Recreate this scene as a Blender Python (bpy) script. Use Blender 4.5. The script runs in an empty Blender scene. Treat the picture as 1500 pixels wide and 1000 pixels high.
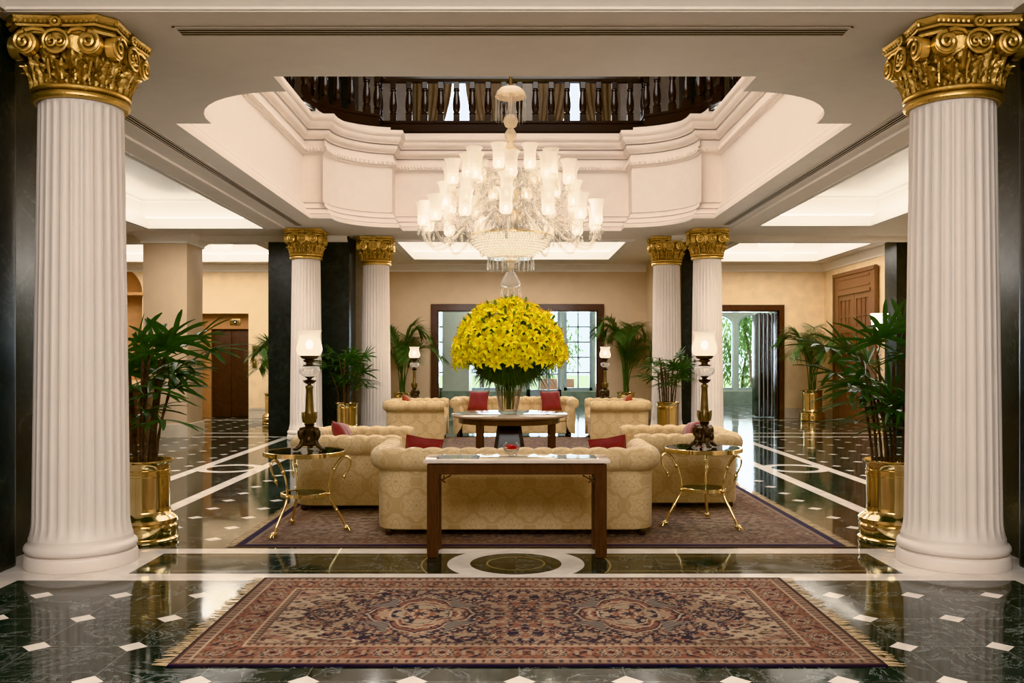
import bpy, bmesh, math, random
import numpy as np
from mathutils import Vector, Matrix
from mathutils.geometry import tessellate_polygon
RND = random.Random(11)
PI = math.pi
SC = bpy.context.scene
COL = SC.collection
cos, sin = math.cos, math.sin

# ------------------------------------------------------------------ materials
class X:
    """A node socket (or number) that grows math nodes through operators."""
    def __init__(s, t, k): s.t, s.k = t, k
    def __add__(a, b): return a.t.m('ADD', a, b)
    __radd__ = __add__
    def __sub__(a, b): return a.t.m('SUBTRACT', a, b)
    def __rsub__(a, b): return a.t.m('SUBTRACT', b, a)
    def __mul__(a, b): return a.t.m('MULTIPLY', a, b)
    __rmul__ = __mul__
    def __truediv__(a, b): return a.t.m('DIVIDE', a, b)
    def __gt__(a, b): return a.t.m('GREATER_THAN', a, b)
    def __lt__(a, b): return a.t.m('LESS_THAN', a, b)
    def __and__(a, b): return a.t.m('MULTIPLY', a, b)
    def __or__(a, b): return a.t.m('MAXIMUM', a, b)
    def __abs__(a): return a.t.m('ABSOLUTE', a)
    def inv(a): return 1.0 - a

class Tree:
    def __init__(s, name):
        s.mat = bpy.data.materials.new(name); s.mat.use_nodes = True
        s.nt = s.mat.node_tree; s.nt.nodes.clear()
        s.out = s.nt.nodes.new('ShaderNodeOutputMaterial')
    def n(s, kind, **kw):
        nd = s.nt.nodes.new('ShaderNode' + kind)
        for k, v in kw.items(): setattr(nd, k, v)
        return nd
    def put(s, sock, v):
        if isinstance(v, X): v = v.k
        if isinstance(v, bpy.types.NodeSocket): s.nt.links.new(v, sock)
        elif isinstance(v, (tuple, list)):
            sock.default_value = tuple(v) + ((1,) if len(v) == 3 and sock.type == 'RGBA' else ())
        else: sock.default_value = v
    def m(s, op, *a, clamp=False):
        nd = s.n('Math', operation=op, use_clamp=clamp)
        for i, v in enumerate(a): s.put(nd.inputs[i], v)
        return X(s, nd.outputs[0])
    def pos(s):
        g = s.n('NewGeometry'); q = s.n('SeparateXYZ'); s.put(q.inputs[0], g.outputs['Position'])
        return [X(s, q.outputs[i]) for i in range(3)], g.outputs['Position']
    def obj(s):
        g = s.n('TexCoord'); q = s.n('SeparateXYZ'); s.put(q.inputs[0], g.outputs['Object'])
        return [X(s, q.outputs[i]) for i in range(3)], g.outputs['Object']
    def uv(s):
        g = s.n('TexCoord'); q = s.n('SeparateXYZ'); s.put(q.inputs[0], g.outputs['UV'])
        return [X(s, q.outputs[i]) for i in range(2)]
    def noise(s, vec, scale, detail=3, rough=.55, dist=0.0):
        nd = s.n('TexNoise'); s.put(nd.inputs['Vector'], vec)
        nd.inputs['Scale'].default_value = scale; nd.inputs['Detail'].default_value = detail
        nd.inputs['Roughness'].default_value = rough; nd.inputs['Distortion'].default_value = dist
        return X(s, nd.outputs[0])
    def mix(s, f, a, b):
        nd = s.n('Mix', data_type='RGBA'); s.put(nd.inputs[0], f); s.put(nd.inputs[6], a); s.put(nd.inputs[7], b)
        return nd.outputs[2]
    def mapr(s, v, a, b, c=0.0, d=1.0):
        nd = s.n('MapRange'); s.put(nd.inputs[0], v)
        for i, q in enumerate((a, b, c, d)): nd.inputs[i + 1].default_value = q
        return X(s, nd.outputs[0])
    def bump(s, h, strength=.3, dist=.01):
        nd = s.n('Bump'); s.put(nd.inputs['Height'], h)
        nd.inputs['Strength'].default_value = strength; nd.inputs['Distance'].default_value = dist
        return nd.outputs[0]
    def bsdf(s, **kw):
        p = s.n('BsdfPrincipled')
        for k, v in kw.items(): s.put(p.inputs[k.replace('_', ' ')], v)
        return p
    def done(s, sh):
        s.nt.links.new(sh if isinstance(sh, bpy.types.NodeSocket) else sh.outputs[0], s.out.inputs[0]); return s.mat

def srgb(r, g, b):
    f = lambda c: (c / 255 / 12.92) if c <= 10 else ((c / 255 + .055) / 1.055) ** 2.4
    return (f(r), f(g), f(b))

def simple(name, c, rough=.5, metal=0.0, var=.08, vscale=6, bump=0.0, bscale=60, spec=.5, coat=0.0, emit=None, es=0.0, sheen=0.0, stretch=None):
    t = Tree(name); (x, y, z), P = t.obj()
    if stretch:
        mp = t.n('Mapping'); t.put(mp.inputs[0], P); mp.inputs['Scale'].default_value = stretch; P = mp.outputs[0]
    nz = t.noise(P, vscale, 4)
    d = tuple(v * (1 - var) for v in c); l = tuple(min(1, v * (1 + var)) for v in c)
    kw = dict(Base_Color=t.mix(t.mapr(nz, .3, .7), d, l), Roughness=rough, Metallic=metal, Specular_IOR_Level=spec, Coat_Weight=coat)
    if bump: kw['Normal'] = t.bump(t.noise(P, bscale, 3), bump, .01)
    if emit: kw['Emission_Color'] = emit; kw['Emission_Strength'] = es
    if sheen: kw['Sheen_Weight'] = sheen
    return t.done(t.bsdf(**kw))

def wood(name, c, rough=.25, coat=.3):
    t = Tree(name); (x, y, z), P = t.obj()
    mp = t.n('Mapping'); t.put(mp.inputs[0], P); mp.inputs['Scale'].default_value = (14, 14, 1.4)
    nz = t.noise(mp.outputs[0], 3, 5, .6, 1.5)
    return t.done(t.bsdf(Base_Color=t.mix(t.mapr(nz, .3, .7), tuple(v * .6 for v in c), tuple(v * 1.3 for v in c)), Roughness=rough, Coat_Weight=coat, Coat_Roughness=.12))

def marble_dark(name, world=True):
    t = Tree(name); q, P = t.pos()
    n1 = t.noise(P, 1.6, 6, .6, .6); n2 = t.noise(P, 2.3, 8, .65, 1.2); n3 = t.noise(P, 9, 4)
    vein = t.m('MULTIPLY', t.mapr(abs(n2 - .5), .0, .018, 1, 0), t.mapr(n1, .45, .65))
    base = t.mix(t.mapr(n3, .3, .75), (.014, .019, .020), (.036, .045, .047))
    return t.done(t.bsdf(Base_Color=t.mix(vein * .45, base, (.16, .19, .18)), Roughness=.34, Specular_IOR_Level=.35))

def damask(name, c1, c2):
    t = Tree(name); u, v = t.uv()
    U = u / .33; V = v / .42
    c_u = t.m('COSINE', U * (2 * PI)); c_v = t.m('COSINE', V * (2 * PI)); c2u = t.m('COSINE', U * (4 * PI))
    f = c_u + c_v + c2u * .22
    pos = f > 0.0
    fr = lambda w, o: t.m('FLOORED_MODULO', w + (.5 + o), 1.0) - .5
    a = fr(U, 0.0) * pos + fr(U, .5) * pos.inv(); b = fr(V, 0.0) * pos + fr(V, .5) * pos.inv()
    b = b * 1.2
    r = t.m('SQRT', a * a + b * b); th = t.m('ARCTAN2', a, b)
    line = lambda w, k: t.mapr(abs(w), 0, k, 1, 0)
    edge = t.m('COSINE', th * 6) * .045 + .345
    ground = t.mapr(r - edge, 0.0, .025)
    pet = line(r - (t.m('COSINE', th * 6) * .07 + .20), .028)
    pet2 = line(r - (t.m('COSINE', th * 8) * .03 + .10), .026)
    rays = line(t.m('SINE', th * 7 + r * 5), .34) * t.mapr(r, .22, .27)
    rim = line(r - edge + .05, .016)
    core = t.mapr(r, .03, .05, 1, 0)
    net = line(f, .10) * ground
    m = t.m('MAXIMUM', ground * .85 - net * .7, t.m('MAXIMUM', t.m('MAXIMUM', pet, pet2), t.m('MAXIMUM', t.m('MAXIMUM', rays * .8, rim * .6), core)) * ground.inv(), clamp=True)
    cm = t.n('CombineXYZ'); t.put(cm.inputs[0], u); t.put(cm.inputs[1], v)
    nz = t.noise(cm.outputs[0], 3, 3); fine = t.noise(cm.outputs[0], 220, 2)
    base = t.mix(t.mapr(nz, .3, .7) * .35, c1, tuple(q * .86 for q in c1))
    return t.done(t.bsdf(Base_Color=t.mix(m * .62, base, c2), Roughness=t.mapr(m, 0, 1, .62, .42), Sheen_Weight=.15,
                         Normal=t.bump(t.m('ADD', m * .5, fine * .5), .18, .004), Specular_IOR_Level=.3))

def crystal(name, tr=.5, es=.25, rough=.08, tint=(1, .97, .93), wave=.5):  # faint emission stands in for lamplight caught in the crystal
    t = Tree(name); (x, y, z), P = t.obj()
    p = t.bsdf(Base_Color=tint, Roughness=rough, Specular_IOR_Level=1.0, Emission_Color=(1, .86, .68), Emission_Strength=es,
               Normal=t.bump(t.noise(P, 45, 2), wave, .02))
    trn = t.n('BsdfTransparent'); trn.inputs[0].default_value = (1, .985, .965, 1)
    lw = t.n('LayerWeight'); lw.inputs[0].default_value = .35
    f = t.m('MULTIPLY', t.m('SUBTRACT', 1.0, X(t, lw.outputs[1])), tr * 1.3, clamp=True)
    mx = t.n('MixShader'); t.put(mx.inputs[0], f); t.nt.links.new(p.outputs[0], mx.inputs[1]); t.nt.links.new(trn.outputs[0], mx.inputs[2])
    return t.done(mx)

def pane_glass(name, tint=(.97, .99, 1)):
    t = Tree(name); (x, y, z), P = t.obj()
    gl = t.n('BsdfGlossy'); gl.inputs['Roughness'].default_value = .02
    trn = t.n('BsdfTransparent'); trn.inputs[0].default_value = tint + (1,)
    lw = t.n('LayerWeight'); lw.inputs[0].default_value = .12
    f = t.m('MULTIPLY', X(t, lw.outputs[0]), t.mapr(t.noise(P, 1.0, 1), 0, 1, .85, 1.0))
    mx = t.n('MixShader'); t.put(mx.inputs[0], f); t.nt.links.new(trn.outputs[0], mx.inputs[1]); t.nt.links.new(gl.outputs[0], mx.inputs[2])
    return t.done(mx)

def shade_glass(name, zlo, zhi, e_lo, e_hi, tr=.25, col=(1, .84, .66)):
    """Frosted lamp glass glowing from the lamp inside it."""
    t = Tree(name); (x, y, z), P = t.obj()
    nz = t.noise(P, 38, 2)
    e = t.mapr(z, zlo, zhi, e_lo, e_hi) * t.mapr(nz, .35, .65, .85, 1.12)
    p = t.bsdf(Base_Color=(.86, .82, .76), Roughness=.35, Emission_Color=col, Emission_Strength=e)
    trn = t.n('BsdfTransparent')
    mx = t.n('MixShader'); mx.inputs[0].default_value = tr
    t.nt.links.new(p.outputs[0], mx.inputs[1]); t.nt.links.new(trn.outputs[0], mx.inputs[2])
    return t.done(mx)

def leafmat(name, dark, light, rough=.42, tl_mix=.15):
    t = Tree(name); (x, y, z), P = t.obj()
    nz = t.noise(P, 7, 2); oi = t.n('ObjectInfo')
    f = t.m('ADD', t.mapr(nz, .3, .7) * .6, X(t, oi.outputs['Random']) * .4)
    p = t.bsdf(Base_Color=t.mix(f, dark, light), Roughness=rough, Specular_IOR_Level=.4)
    tl = t.n('BsdfTranslucent'); tl.inputs[0].default_value = tuple(min(1, v * .9) for v in light) + (1,)
    mx = t.n('MixShader'); mx.inputs[0].default_value = tl_mix
    t.nt.links.new(p.outputs[0], mx.inputs[1]); t.nt.links.new(tl.outputs[0], mx.inputs[2])
    return t.done(mx)

def floor_material():
    t = Tree('polished green marble floor'); (px, py, pz), P = t.pos()
    x = px - .05; ax = abs(x); p = .5255
    fold = lambda w: abs(t.m('FLOORED_MODULO', w + p / 2, p) - p / 2)
    ph = (py > 6.9) * (7.72 - 4.315)
    dx = fold(x); dy = fold(py - 4.315 - ph)
    dia = (dx + dy) < .079
    grout = (t.m('MINIMUM', dx, dy) < .0032)
    rng = lambda w, a, b: (w > a) & (w < b)
    front = py < 6.9
    strip_f = (rng(py, 6.28, 6.48) | rng(py, 7.15, 7.33)) & (ax < 3.6)
    apron = rng(py, 6.28, 7.33) & (ax > 2.83)
    side_f = (py < 6.28) & (ax > 3.53)
    band_f = rng(py, 6.28, 7.33)
    ry = py - 6.81; r0 = t.m('SQRT', x * x + ry * ry)
    back = py > 7.33
    strip_s = back & (rng(ax, 3.52, 3.68) | rng(ax, 4.40, 4.56)) & (py < 17.9)
    band_s = back & rng(ax, 3.52, 4.56) & (py < 17.9)
    sx = ax - 4.04; sy = t.m('FLOORED_MODULO', py - 12.7 + 4.2, 8.4) - 4.2
    r1 = t.m('SQRT', sx * sx + sy * sy) * 1.08
    cross = (rng(py, 17.72, 17.9) | rng(py, 18.62, 18.78)) & (ax > 3.52)
    band_x = rng(py, 17.72, 18.78) & (ax > 3.52)
    wall_x = rng(py, 22.6, 22.76)
    near0 = r0 < .525; near1 = back & (r1 < .525)
    ring = (near0 & (r0 > .35)) | (near1 & (r1 > .35))
    disc = (near0 | near1) & ring.inv()
    white = strip_f | apron | side_f | strip_s | cross | wall_x
    white = (white & disc.inv()) | ring
    plain = band_f | band_s | band_x | near0 | near1
    white = white | (dia & plain.inv())
    # inlaid brass lines in the green front band
    brass = ((abs(py - 6.565) < .006) | (abs(py - 7.065) < .006)) & (ax < 2.75) & (r0 > .72)
    brass = brass | ((abs(r0 - .22) < .007) | (abs(r0 - .72) < .007) & rng(py, 6.5, 7.13))
    joint = grout & plain.inv()
    fx = abs(t.m('FLOORED_MODULO', x + .55, 1.1) - .55) < .003
    joint = joint | (fx & band_f)
    # marble
    cell = t.n('TexWhiteNoise', noise_dimensions='2D'); cv = t.n('CombineXYZ')
    t.put(cv.inputs[0], t.m('FLOOR', x / p)); t.put(cv.inputs[1], t.m('FLOOR', (py - 4.315 - ph) / p)); t.put(cell.inputs['Vector'], cv.outputs[0])
    rnd = X(t, cell.outputs[0])
    off = t.n('VectorMath', operation='MULTIPLY_ADD'); t.put(off.inputs[0], cell.outputs[1]); off.inputs[1].default_value = (4, 4, 4); t.put(off.inputs[2], P)
    n1 = t.noise(off.outputs[0], 1.7, 7, .62, .8); n2 = t.noise(off.outputs[0], 2.6, 8, .68, 1.6); n3 = t.noise(off.outputs[0], 14, 4)
    vein = t.mapr(abs(n2 - .5), 0, .020, 1, 0) * t.mapr(n1, .38, .56)
    vein = vein | (t.mapr(abs(n1 - .47), 0, .006, 1, 0) * .6)
    dark = t.mix(t.mapr(n3, .3, .7) * .6 + rnd * .4, (.010, .016, .0135), (.030, .043, .037))
    dark = t.mix(vein * .75, dark, (.26, .29, .27))
    dark = t.mix(joint * .55, dark, (.20, .20, .17))
    dark = t.mix(brass * .8, dark, (.36, .27, .12))
    wn = t.noise(P, 3.5, 6, .6, 1.0)
    wht = t.mix(t.mapr(wn, .35, .7), (.86, .80, .73), (.68, .62, .56))
    col = t.mix(white, dark, wht)
    rough = t.mapr(t.noise(P, 5, 3), .3, .7, .045, .10)
    return t.done(t.bsdf(Base_Color=col, Roughness=rough, Specular_IOR_Level=.40,
                         Normal=t.bump(t.noise(P, 1.3, 2), .035, .02)))

def rug_material():
    t = Tree('woven wool rug'); (x, y, z), P = t.obj()
    a = t.n('Attribute'); a.attribute_name = 'weave'
    fz = t.noise(P, 260, 2); br = t.noise(P, 5, 4)
    col = t.mix(t.mapr(fz, .3, .7) * .35, a.outputs[0], (.03, .02, .018))
    col = t.mix(t.mapr(br, .35, .75) * .22, col, (.16, .10, .07))
    return t.done(t.bsdf(Base_Color=col, Roughness=.95, Specular_IOR_Level=.1, Sheen_Weight=.1, Normal=t.bump(fz, .5, .004)))

# ------------------------------------------------------------------ mesh building
class MB:
    def __init__(s): s.v = []; s.f = []; s.uv = {}; s.mi = []; s.cur = 0
    def face(s, idx, uv=None):
        if uv: s.uv[len(s.f)] = uv
        s.f.append(tuple(idx)); s.mi.append(s.cur)
    def add(s, vs, fs):
        b = len(s.v); s.v.extend(tuple(q) for q in vs)
        for f in fs: s.face([b + i for i in f])
        return b
    def box(s, x0, x1, y0, y1, z0, z1, rz=0.0, c=None):
        vs = [(x, y, z) for z in (z0, z1) for y in (y0, y1) for x in (x0, x1)]
        if rz:
            cx, cy = c or ((x0 + x1) / 2, (y0 + y1) / 2)
            vs = [(cx + (x - cx) * cos(rz) - (y - cy) * sin(rz), cy + (x - cx) * sin(rz) + (y - cy) * cos(rz), z) for x, y, z in vs]
        s.add(vs, [(0, 2, 3, 1), (4, 5, 7, 6), (0, 1, 5, 4), (2, 6, 7, 3), (0, 4, 6, 2), (1, 3, 7, 5)]); return s
    def rbox(s, x0, x1, y0, y1, z0, z1, w=.01, seg=2, M=None):
        bm = bmesh.new(); bmesh.ops.create_cube(bm, size=1)
        for v in bm.verts:
            v.co = Vector(((x0 + x1) / 2 + v.co.x * (x1 - x0), (y0 + y1) / 2 + v.co.y * (y1 - y0), (z0 + z1) / 2 + v.co.z * (z1 - z0)))
        bmesh.ops.bevel(bm, geom=bm.edges[:], offset=w, segments=seg, profile=.6, affect='EDGES')
        return s.bm(bm, M)
    def bm(s, bm, M=None):
        bm.verts.index_update()
        s.add([(M @ v.co if M else v.co) for v in bm.verts], [[v.index for v in f.verts] for f in bm.faces]); bm.free(); return s
    def grid(s, rows, closed=False, uv=None, loop=False):
        """rows: list of equal-length vertex rows; closed joins the last column to the first, loop the last row to the first."""
        b = len(s.v); n = len(rows[0]); m = len(rows)
        for r in rows: s.v.extend(tuple(q) for q in r)
        for i in range(m if loop else m - 1):
            i2 = (i + 1) % m
            for j in range(n if closed else n - 1):
                j2 = (j + 1) % n
                s.face((b + i * n + j, b + i * n + j2, b + i2 * n + j2, b + i2 * n + j),
                       uv and (uv[i][j], uv[i][j + 1], uv[i + 1][j + 1], uv[i + 1][j]))
        return b
    def lathe(s, prof, seg=24, c=(0, 0, 0), M=None, a0=0.0, sq=None):
        rows = []
        for r, z in prof:
            row = []
            for k in range(seg):
                a = a0 + 2 * PI * k / seg
                q = Vector((r * cos(a), r * sin(a), z))
                row.append((M @ q if M else q) + Vector(c))
            rows.append(row)
        b = s.grid(rows, True)
        n = len(rows)
        if prof[0][0] > 1e-5: s.face([b + k for k in reversed(range(seg))])
        if prof[-1][0] > 1e-5: s.face([b + (n - 1) * seg + k for k in range(seg)])
        return s
    def tube(s, pts, rad, seg=8, cap=True):
        pts = [Vector(p) for p in pts]; n = len(pts)
        if not hasattr(rad, '__len__'): rad = [rad] * n
        tg = [(pts[min(i + 1, n - 1)] - pts[max(i - 1, 0)]).normalized() for i in range(n)]
        u = tg[0].cross(Vector((0, 0, 1)))
        if u.length < 1e-3: u = tg[0].cross(Vector((1, 0, 0)))
        u.normalize(); rows = []
        for i in range(n):
            u = (u - tg[i] * u.dot(tg[i]))
            u = u.normalized() if u.length > 1e-6 else tg[i].orthogonal().normalized()
            w = tg[i].cross(u)
            rows.append([pts[i] + (u * cos(2 * PI * k / seg) + w * sin(2 * PI * k / seg)) * rad[i] for k in range(seg)])
        b = s.grid(rows, True)
        if cap:
            s.face([b + k for k in range(seg)]); s.face([b + (n - 1) * seg + k for k in reversed(range(seg))])
        return s
    def ball(s, c, r, seg=10, rings=6, sc=(1, 1, 1)):
        prof = [(max(1e-6, r * sin(PI * i / rings)), -r * cos(PI * i / rings)) for i in range(rings + 1)]
        M = Matrix.Diagonal((sc[0], sc[1], sc[2], 1)); return s.lathe(prof, seg, c, M)
    def prism(s, poly, z0, z1):
        n = len(poly); b = len(s.v)
        s.v.extend([(x, y, z0) for x, y in poly] + [(x, y, z1) for x, y in poly])
        for i in range(n): s.face((b + i, b + (i + 1) % n, b + n + (i + 1) % n, b + n + i))
        for t in tessellate_polygon([[Vector((x, y, 0)) for x, y in poly]]):
            s.face((b + t[0], b + t[1], b + t[2])); s.face((b + n + t[0], b + n + t[2], b + n + t[1]))
        return s
    def holed(s, loops, fn):
        """A flat area with holes; fn maps (a, b) to a 3-D point."""
        vs = [fn(*p) for l in loops for p in l]
        return s.add(vs, [t for t in tessellate_polygon([[Vector((p[0], p[1], 0)) for p in l] for l in loops])])
    def sweep(s, path, prof, closed=False, uv=False):
        """prof (offset to the left of the path, z) swept along a 2-D path with mitred corners."""
        n = len(path); rows = []
        for i in range(n):
            p = Vector(path[i])
            a = (p - Vector(path[i - 1])) if (closed or i > 0) else None
            b = (Vector(path[(i + 1) % n]) - p) if (closed or i < n - 1) else None
            a = a or b; b = b or a
            na = Vector((-a.y, a.x)).normalized(); nb = Vector((-b.y, b.x)).normalized()
            m = (na + nb); m = m / max(.35, 1 + na.dot(nb)) if m.length > 1e-5 else na
            rows.append([(p.x + m.x * o, p.y + m.y * o, z) for o, z in prof])
        s.grid(rows, False, None, closed); return s
    def build(s, name, mat, parent=None, smooth=40, loc=None, rot=None):
        me = bpy.data.meshes.new(name); me.from_pydata(s.v, [], s.f); 
        if s.uv:
            l = me.uv_layers.new(name='UVMap')
            for p in me.polygons:
                q = s.uv.get(p.index)
                if q:
                    for k, li in enumerate(p.loop_indices): l.data[li].uv = q[k]
        me.update()
        bm = bmesh.new(); bm.from_mesh(me); bmesh.ops.recalc_face_normals(bm, faces=bm.faces[:]); bm.to_mesh(me); bm.free()
        for mm in (mat if isinstance(mat, (list, tuple)) else [mat]): me.materials.append(mm)
        if any(s.mi):
            for p, k in zip(me.polygons, s.mi): p.material_index = k
        if smooth:
            me.shade_smooth(); me.set_sharp_from_angle(angle=math.radians(smooth))
        return link(name, me, parent, loc, rot)

def link(name, me, parent=None, loc=None, rot=None):
    o = bpy.data.objects.new(name, me); COL.objects.link(o); o.parent = parent
    if loc is not None: o.location = loc
    if rot is not None: o.rotation_euler = rot
    return o

def tag(o, label, cat, group=None):
    o['label'] = label; o['category'] = cat
    if group: o['group'] = group
    return o

def thing(name, label, cat, loc=(0, 0, 0), rz=0.0, group=None, kind=None):
    o = bpy.data.objects.new(name, None); COL.objects.link(o); o.empty_display_size = .1
    o.location = loc; o.rotation_euler = (0, 0, rz)
    if kind: o['kind'] = kind
    return tag(o, label, cat, group)

def struct(o, label=None):
    o['kind'] = 'structure'
    if label: o['label'] = label
    return o

def dup(root, loc, rz=0.0, label=None, scale=None):
    r = root.copy(); COL.objects.link(r); r.location = loc; r.rotation_euler = (0, 0, rz)
    if label: r['label'] = label
    if scale: r.scale = scale
    for ch in list(root.children):
        c = ch.copy(); COL.objects.link(c); c.parent = r
        for g in list(ch.children):
            d = g.copy(); COL.objects.link(d); d.parent = c
    return r

def smooth_path(pts, n=6):
    """Catmull-Rom through the given points."""
    P = [Vector(p) for p in pts]; P = [P[0] * 2 - P[1]] + P + [P[-1] * 2 - P[-2]]; out = []
    for i in range(1, len(P) - 2):
        for k in range(n):
            t = k / n; a, b, c, d = P[i - 1:i + 3]
            out.append(.5 * ((2 * b) + (c - a) * t + (2 * a - 5 * b + 4 * c - d) * t * t + (3 * b - a - 3 * c + d) * t ** 3))
    return out + [P[-2]]
# ------------------------------------------------------------------ palette
M_FLOOR = floor_material()
M_SOFFIT = simple('taupe white ceiling paint', srgb(238, 230, 222), .7, var=.02)
M_WELL = simple('warm white plaster', srgb(240, 228, 218), .65, var=.02, bump=.06, bscale=30)
M_TRAY = simple('white cove paint', srgb(232, 229, 225), .7, var=.015)
M_TRIM = simple('ivory moulding paint', srgb(238, 230, 220), .5, var=.02)
M_BEIGE = simple('beige wall paint with painted light mottle', srgb(216, 191, 160), .6, var=.05, vscale=2.2)  # soft mottle in the colour imitates light thrown by the crystal fixtures
M_BEIGE2 = simple('pale gold wall paint with painted light mottle', srgb(236, 210, 172), .5, var=.09, vscale=3.5)  # stronger mottle painted in as caustic light from the crystal fixtures
M_PALE = simple('pale sage wall paint', srgb(206, 212, 196), .6, var=.03)
M_SAGE = simple('sage marble wainscot', srgb(150, 165, 150), .25, var=.18, vscale=3)
M_GREEN = marble_dark('black green marble cladding')
M_SKIRT = simple('cream marble skirting', srgb(214, 200, 180), .2, var=.1, vscale=4)
M_DARKGAP = simple('dark slot', (.012, .011, .01), .8)
M_LED = simple('cove light', (1, .97, .92), .5, emit=(1, .95, .88), es=6.5)
M_WALNUT = wood('dark walnut wood', srgb(74, 44, 28))
M_MAHOG = wood('mahogany wood', srgb(76, 50, 36), .3)
M_TEAK = wood('reddish teak wood', srgb(122, 84, 58), .35, .2)
M_EBON = wood('near black stained wood', srgb(38, 25, 20), .22, .4)
M_BRASS = simple('polished brass', (.82, .66, .38), .12, 1.0, var=.06, vscale=3)
M_BRASSD = simple('worn brass', (.58, .45, .22), .25, 1.0, var=.2, vscale=12)
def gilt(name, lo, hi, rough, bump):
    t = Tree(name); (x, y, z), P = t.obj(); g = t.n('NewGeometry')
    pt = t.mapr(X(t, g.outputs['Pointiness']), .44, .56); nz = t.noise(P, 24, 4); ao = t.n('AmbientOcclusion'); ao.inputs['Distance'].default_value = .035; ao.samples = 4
    f = t.mapr(pt * .55 + nz * .45, .25, .72); cav_shade = t.mapr(X(t, ao.outputs['AO']), .35, .9, .18, 1)  # crevice shade painted into the gold through ambient occlusion
    c = t.mix(cav_shade, tuple(v * .12 for v in lo), t.mix(f, lo, hi))
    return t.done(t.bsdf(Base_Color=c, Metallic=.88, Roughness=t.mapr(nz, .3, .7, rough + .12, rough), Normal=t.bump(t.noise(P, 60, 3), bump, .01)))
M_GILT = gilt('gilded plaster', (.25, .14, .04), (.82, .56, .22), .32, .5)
M_GILTS = gilt('smooth gilding', (.36, .22, .065), (.84, .58, .23), .26, .15)
M_COLUMN = simple('white painted column stone', srgb(236, 226, 218), .48, var=.025, vscale=2)
M_BACKLIT = simple('window frame paint with backlit shade', srgb(176, 188, 198), .4, var=.02)  # white frames coloured grey blue to imitate their backlit shade
M_PANE = pane_glass('window pane glass')
M_LIFT = simple('bronze lift door', srgb(66, 44, 32), .38, .35, var=.25, vscale=9, bump=.3, bscale=90)
M_LIFTF = simple('tan lift surround', srgb(160, 118, 78), .4, var=.08)

# ------------------------------------------------------------------ camera
cam = bpy.data.cameras.new('camera'); cam.sensor_width = 36; cam.lens = 1300 / 1500 * 36
cam.shift_x = 4 / 1500; cam.shift_y = 25 / 1500; cam.clip_end = 200
co = bpy.data.objects.new('camera', cam); COL.objects.link(co); co.location = (0, 0, 1.57); co.rotation_euler = (PI / 2, 0, 0); SC.camera = co

ZC = 4.07
def at(x, d): return (x - 746) * d / 1300
def rect(x0, x1, y0, y1): return [(x0, y0), (x1, y0), (x1, y1), (x0, y1)]
flat = lambda z: (lambda a, b: (a, b, z))

# floor
m = MB(); m.holed([rect(-14, 14, -4.5, 31.5)], flat(0)); struct(m.build('floor', M_FLOOR, smooth=0))
m = MB(); m.holed([rect(-60, 60, 31.5, 90)], flat(-.12))
struct(m.build('lawn_ground', simple('sunlit lawn', (.34, .40, .22), .9, var=.4, vscale=1.5), smooth=0))

# the opening over the lounge: a rectangle with stepped, rounded corners
def well_path(cx=.05, k=1.0):
    y0, y1, xa, xb, xc = 7.87, 17.40, 2.14, 3.22, 3.60
    ya, yb = 8.31, 9.45
    q = []
    def arc(c, r, a0, a1, n=10): return [(c[0] + r * cos(a0 + (a1 - a0) * i / n), c[1] + r * sin(a0 + (a1 - a0) * i / n)) for i in range(n + 1)]
    r = xb - xa; mid = (y0 + y1) / 2
    # quarter, going counter-clockwise from the near edge round the near right corner
    near = [(xa, y0)] + arc((xa, ya + r), r, -PI / 2, 0) + [(xb, yb), (xc, yb)]
    near = [near[0]] + near[1:]
    Q1 = near; Q2 = [(x, 2 * mid - y) for x, y in reversed(near)]
    Q3 = [(-x, y) for x, y in reversed(Q2)]; Q4 = [(-x, y) for x, y in reversed(Q1)]
    out = []
    for p in Q1 + Q2 + [(-x, 2 * mid - y) for x, y in Q1] + [(-x, y) for x, y in reversed(Q1)]:
        p = (p[0] + cx, p[1])
        if not out or (abs(p[0] - out[-1][0]) + abs(p[1] - out[-1][1])) > 1e-4: out.append(p)
    return out
WELL = well_path()
def off_path(path, o):
    mm = MB(); mm.sweep(path, [(o, 0), (o, 1)], True); return [(mm.v[2 * i][0], mm.v[2 * i][1]) for i in range(len(path))]

TRAYS = {'side_left': (-6.85, -4.65, 7.6, 16.84), 'side_right': (4.65, 6.72, 7.6, 16.5), 'back': (-2.36, 2.46, 18.8, 22.1),
         'back_left': (-10.6, -5.5, 19.2, 22.6), 'back_right': (4.95, 7.75, 19.0, 22.5)}
m = MB(); m.holed([rect(-13, 13, 6.4, 23.6), WELL] + [rect(*v) for v in TRAYS.values()], flat(ZC))
struct(m.build('ceiling', M_SOFFIT, smooth=0))
# side soffit lines where the beam meets the lower panel
for sx, nm in ((-1, 'left'), (1, 'right')):
    m = MB(); m.box(min(sx * 4.27, sx * 4.66), max(sx * 4.27, sx * 4.66), 6.5, 16.9, ZC - .035, ZC - .001)
    struct(m.build('trim_ceiling_' + nm, M_SOFFIT, smooth=0))
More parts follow.
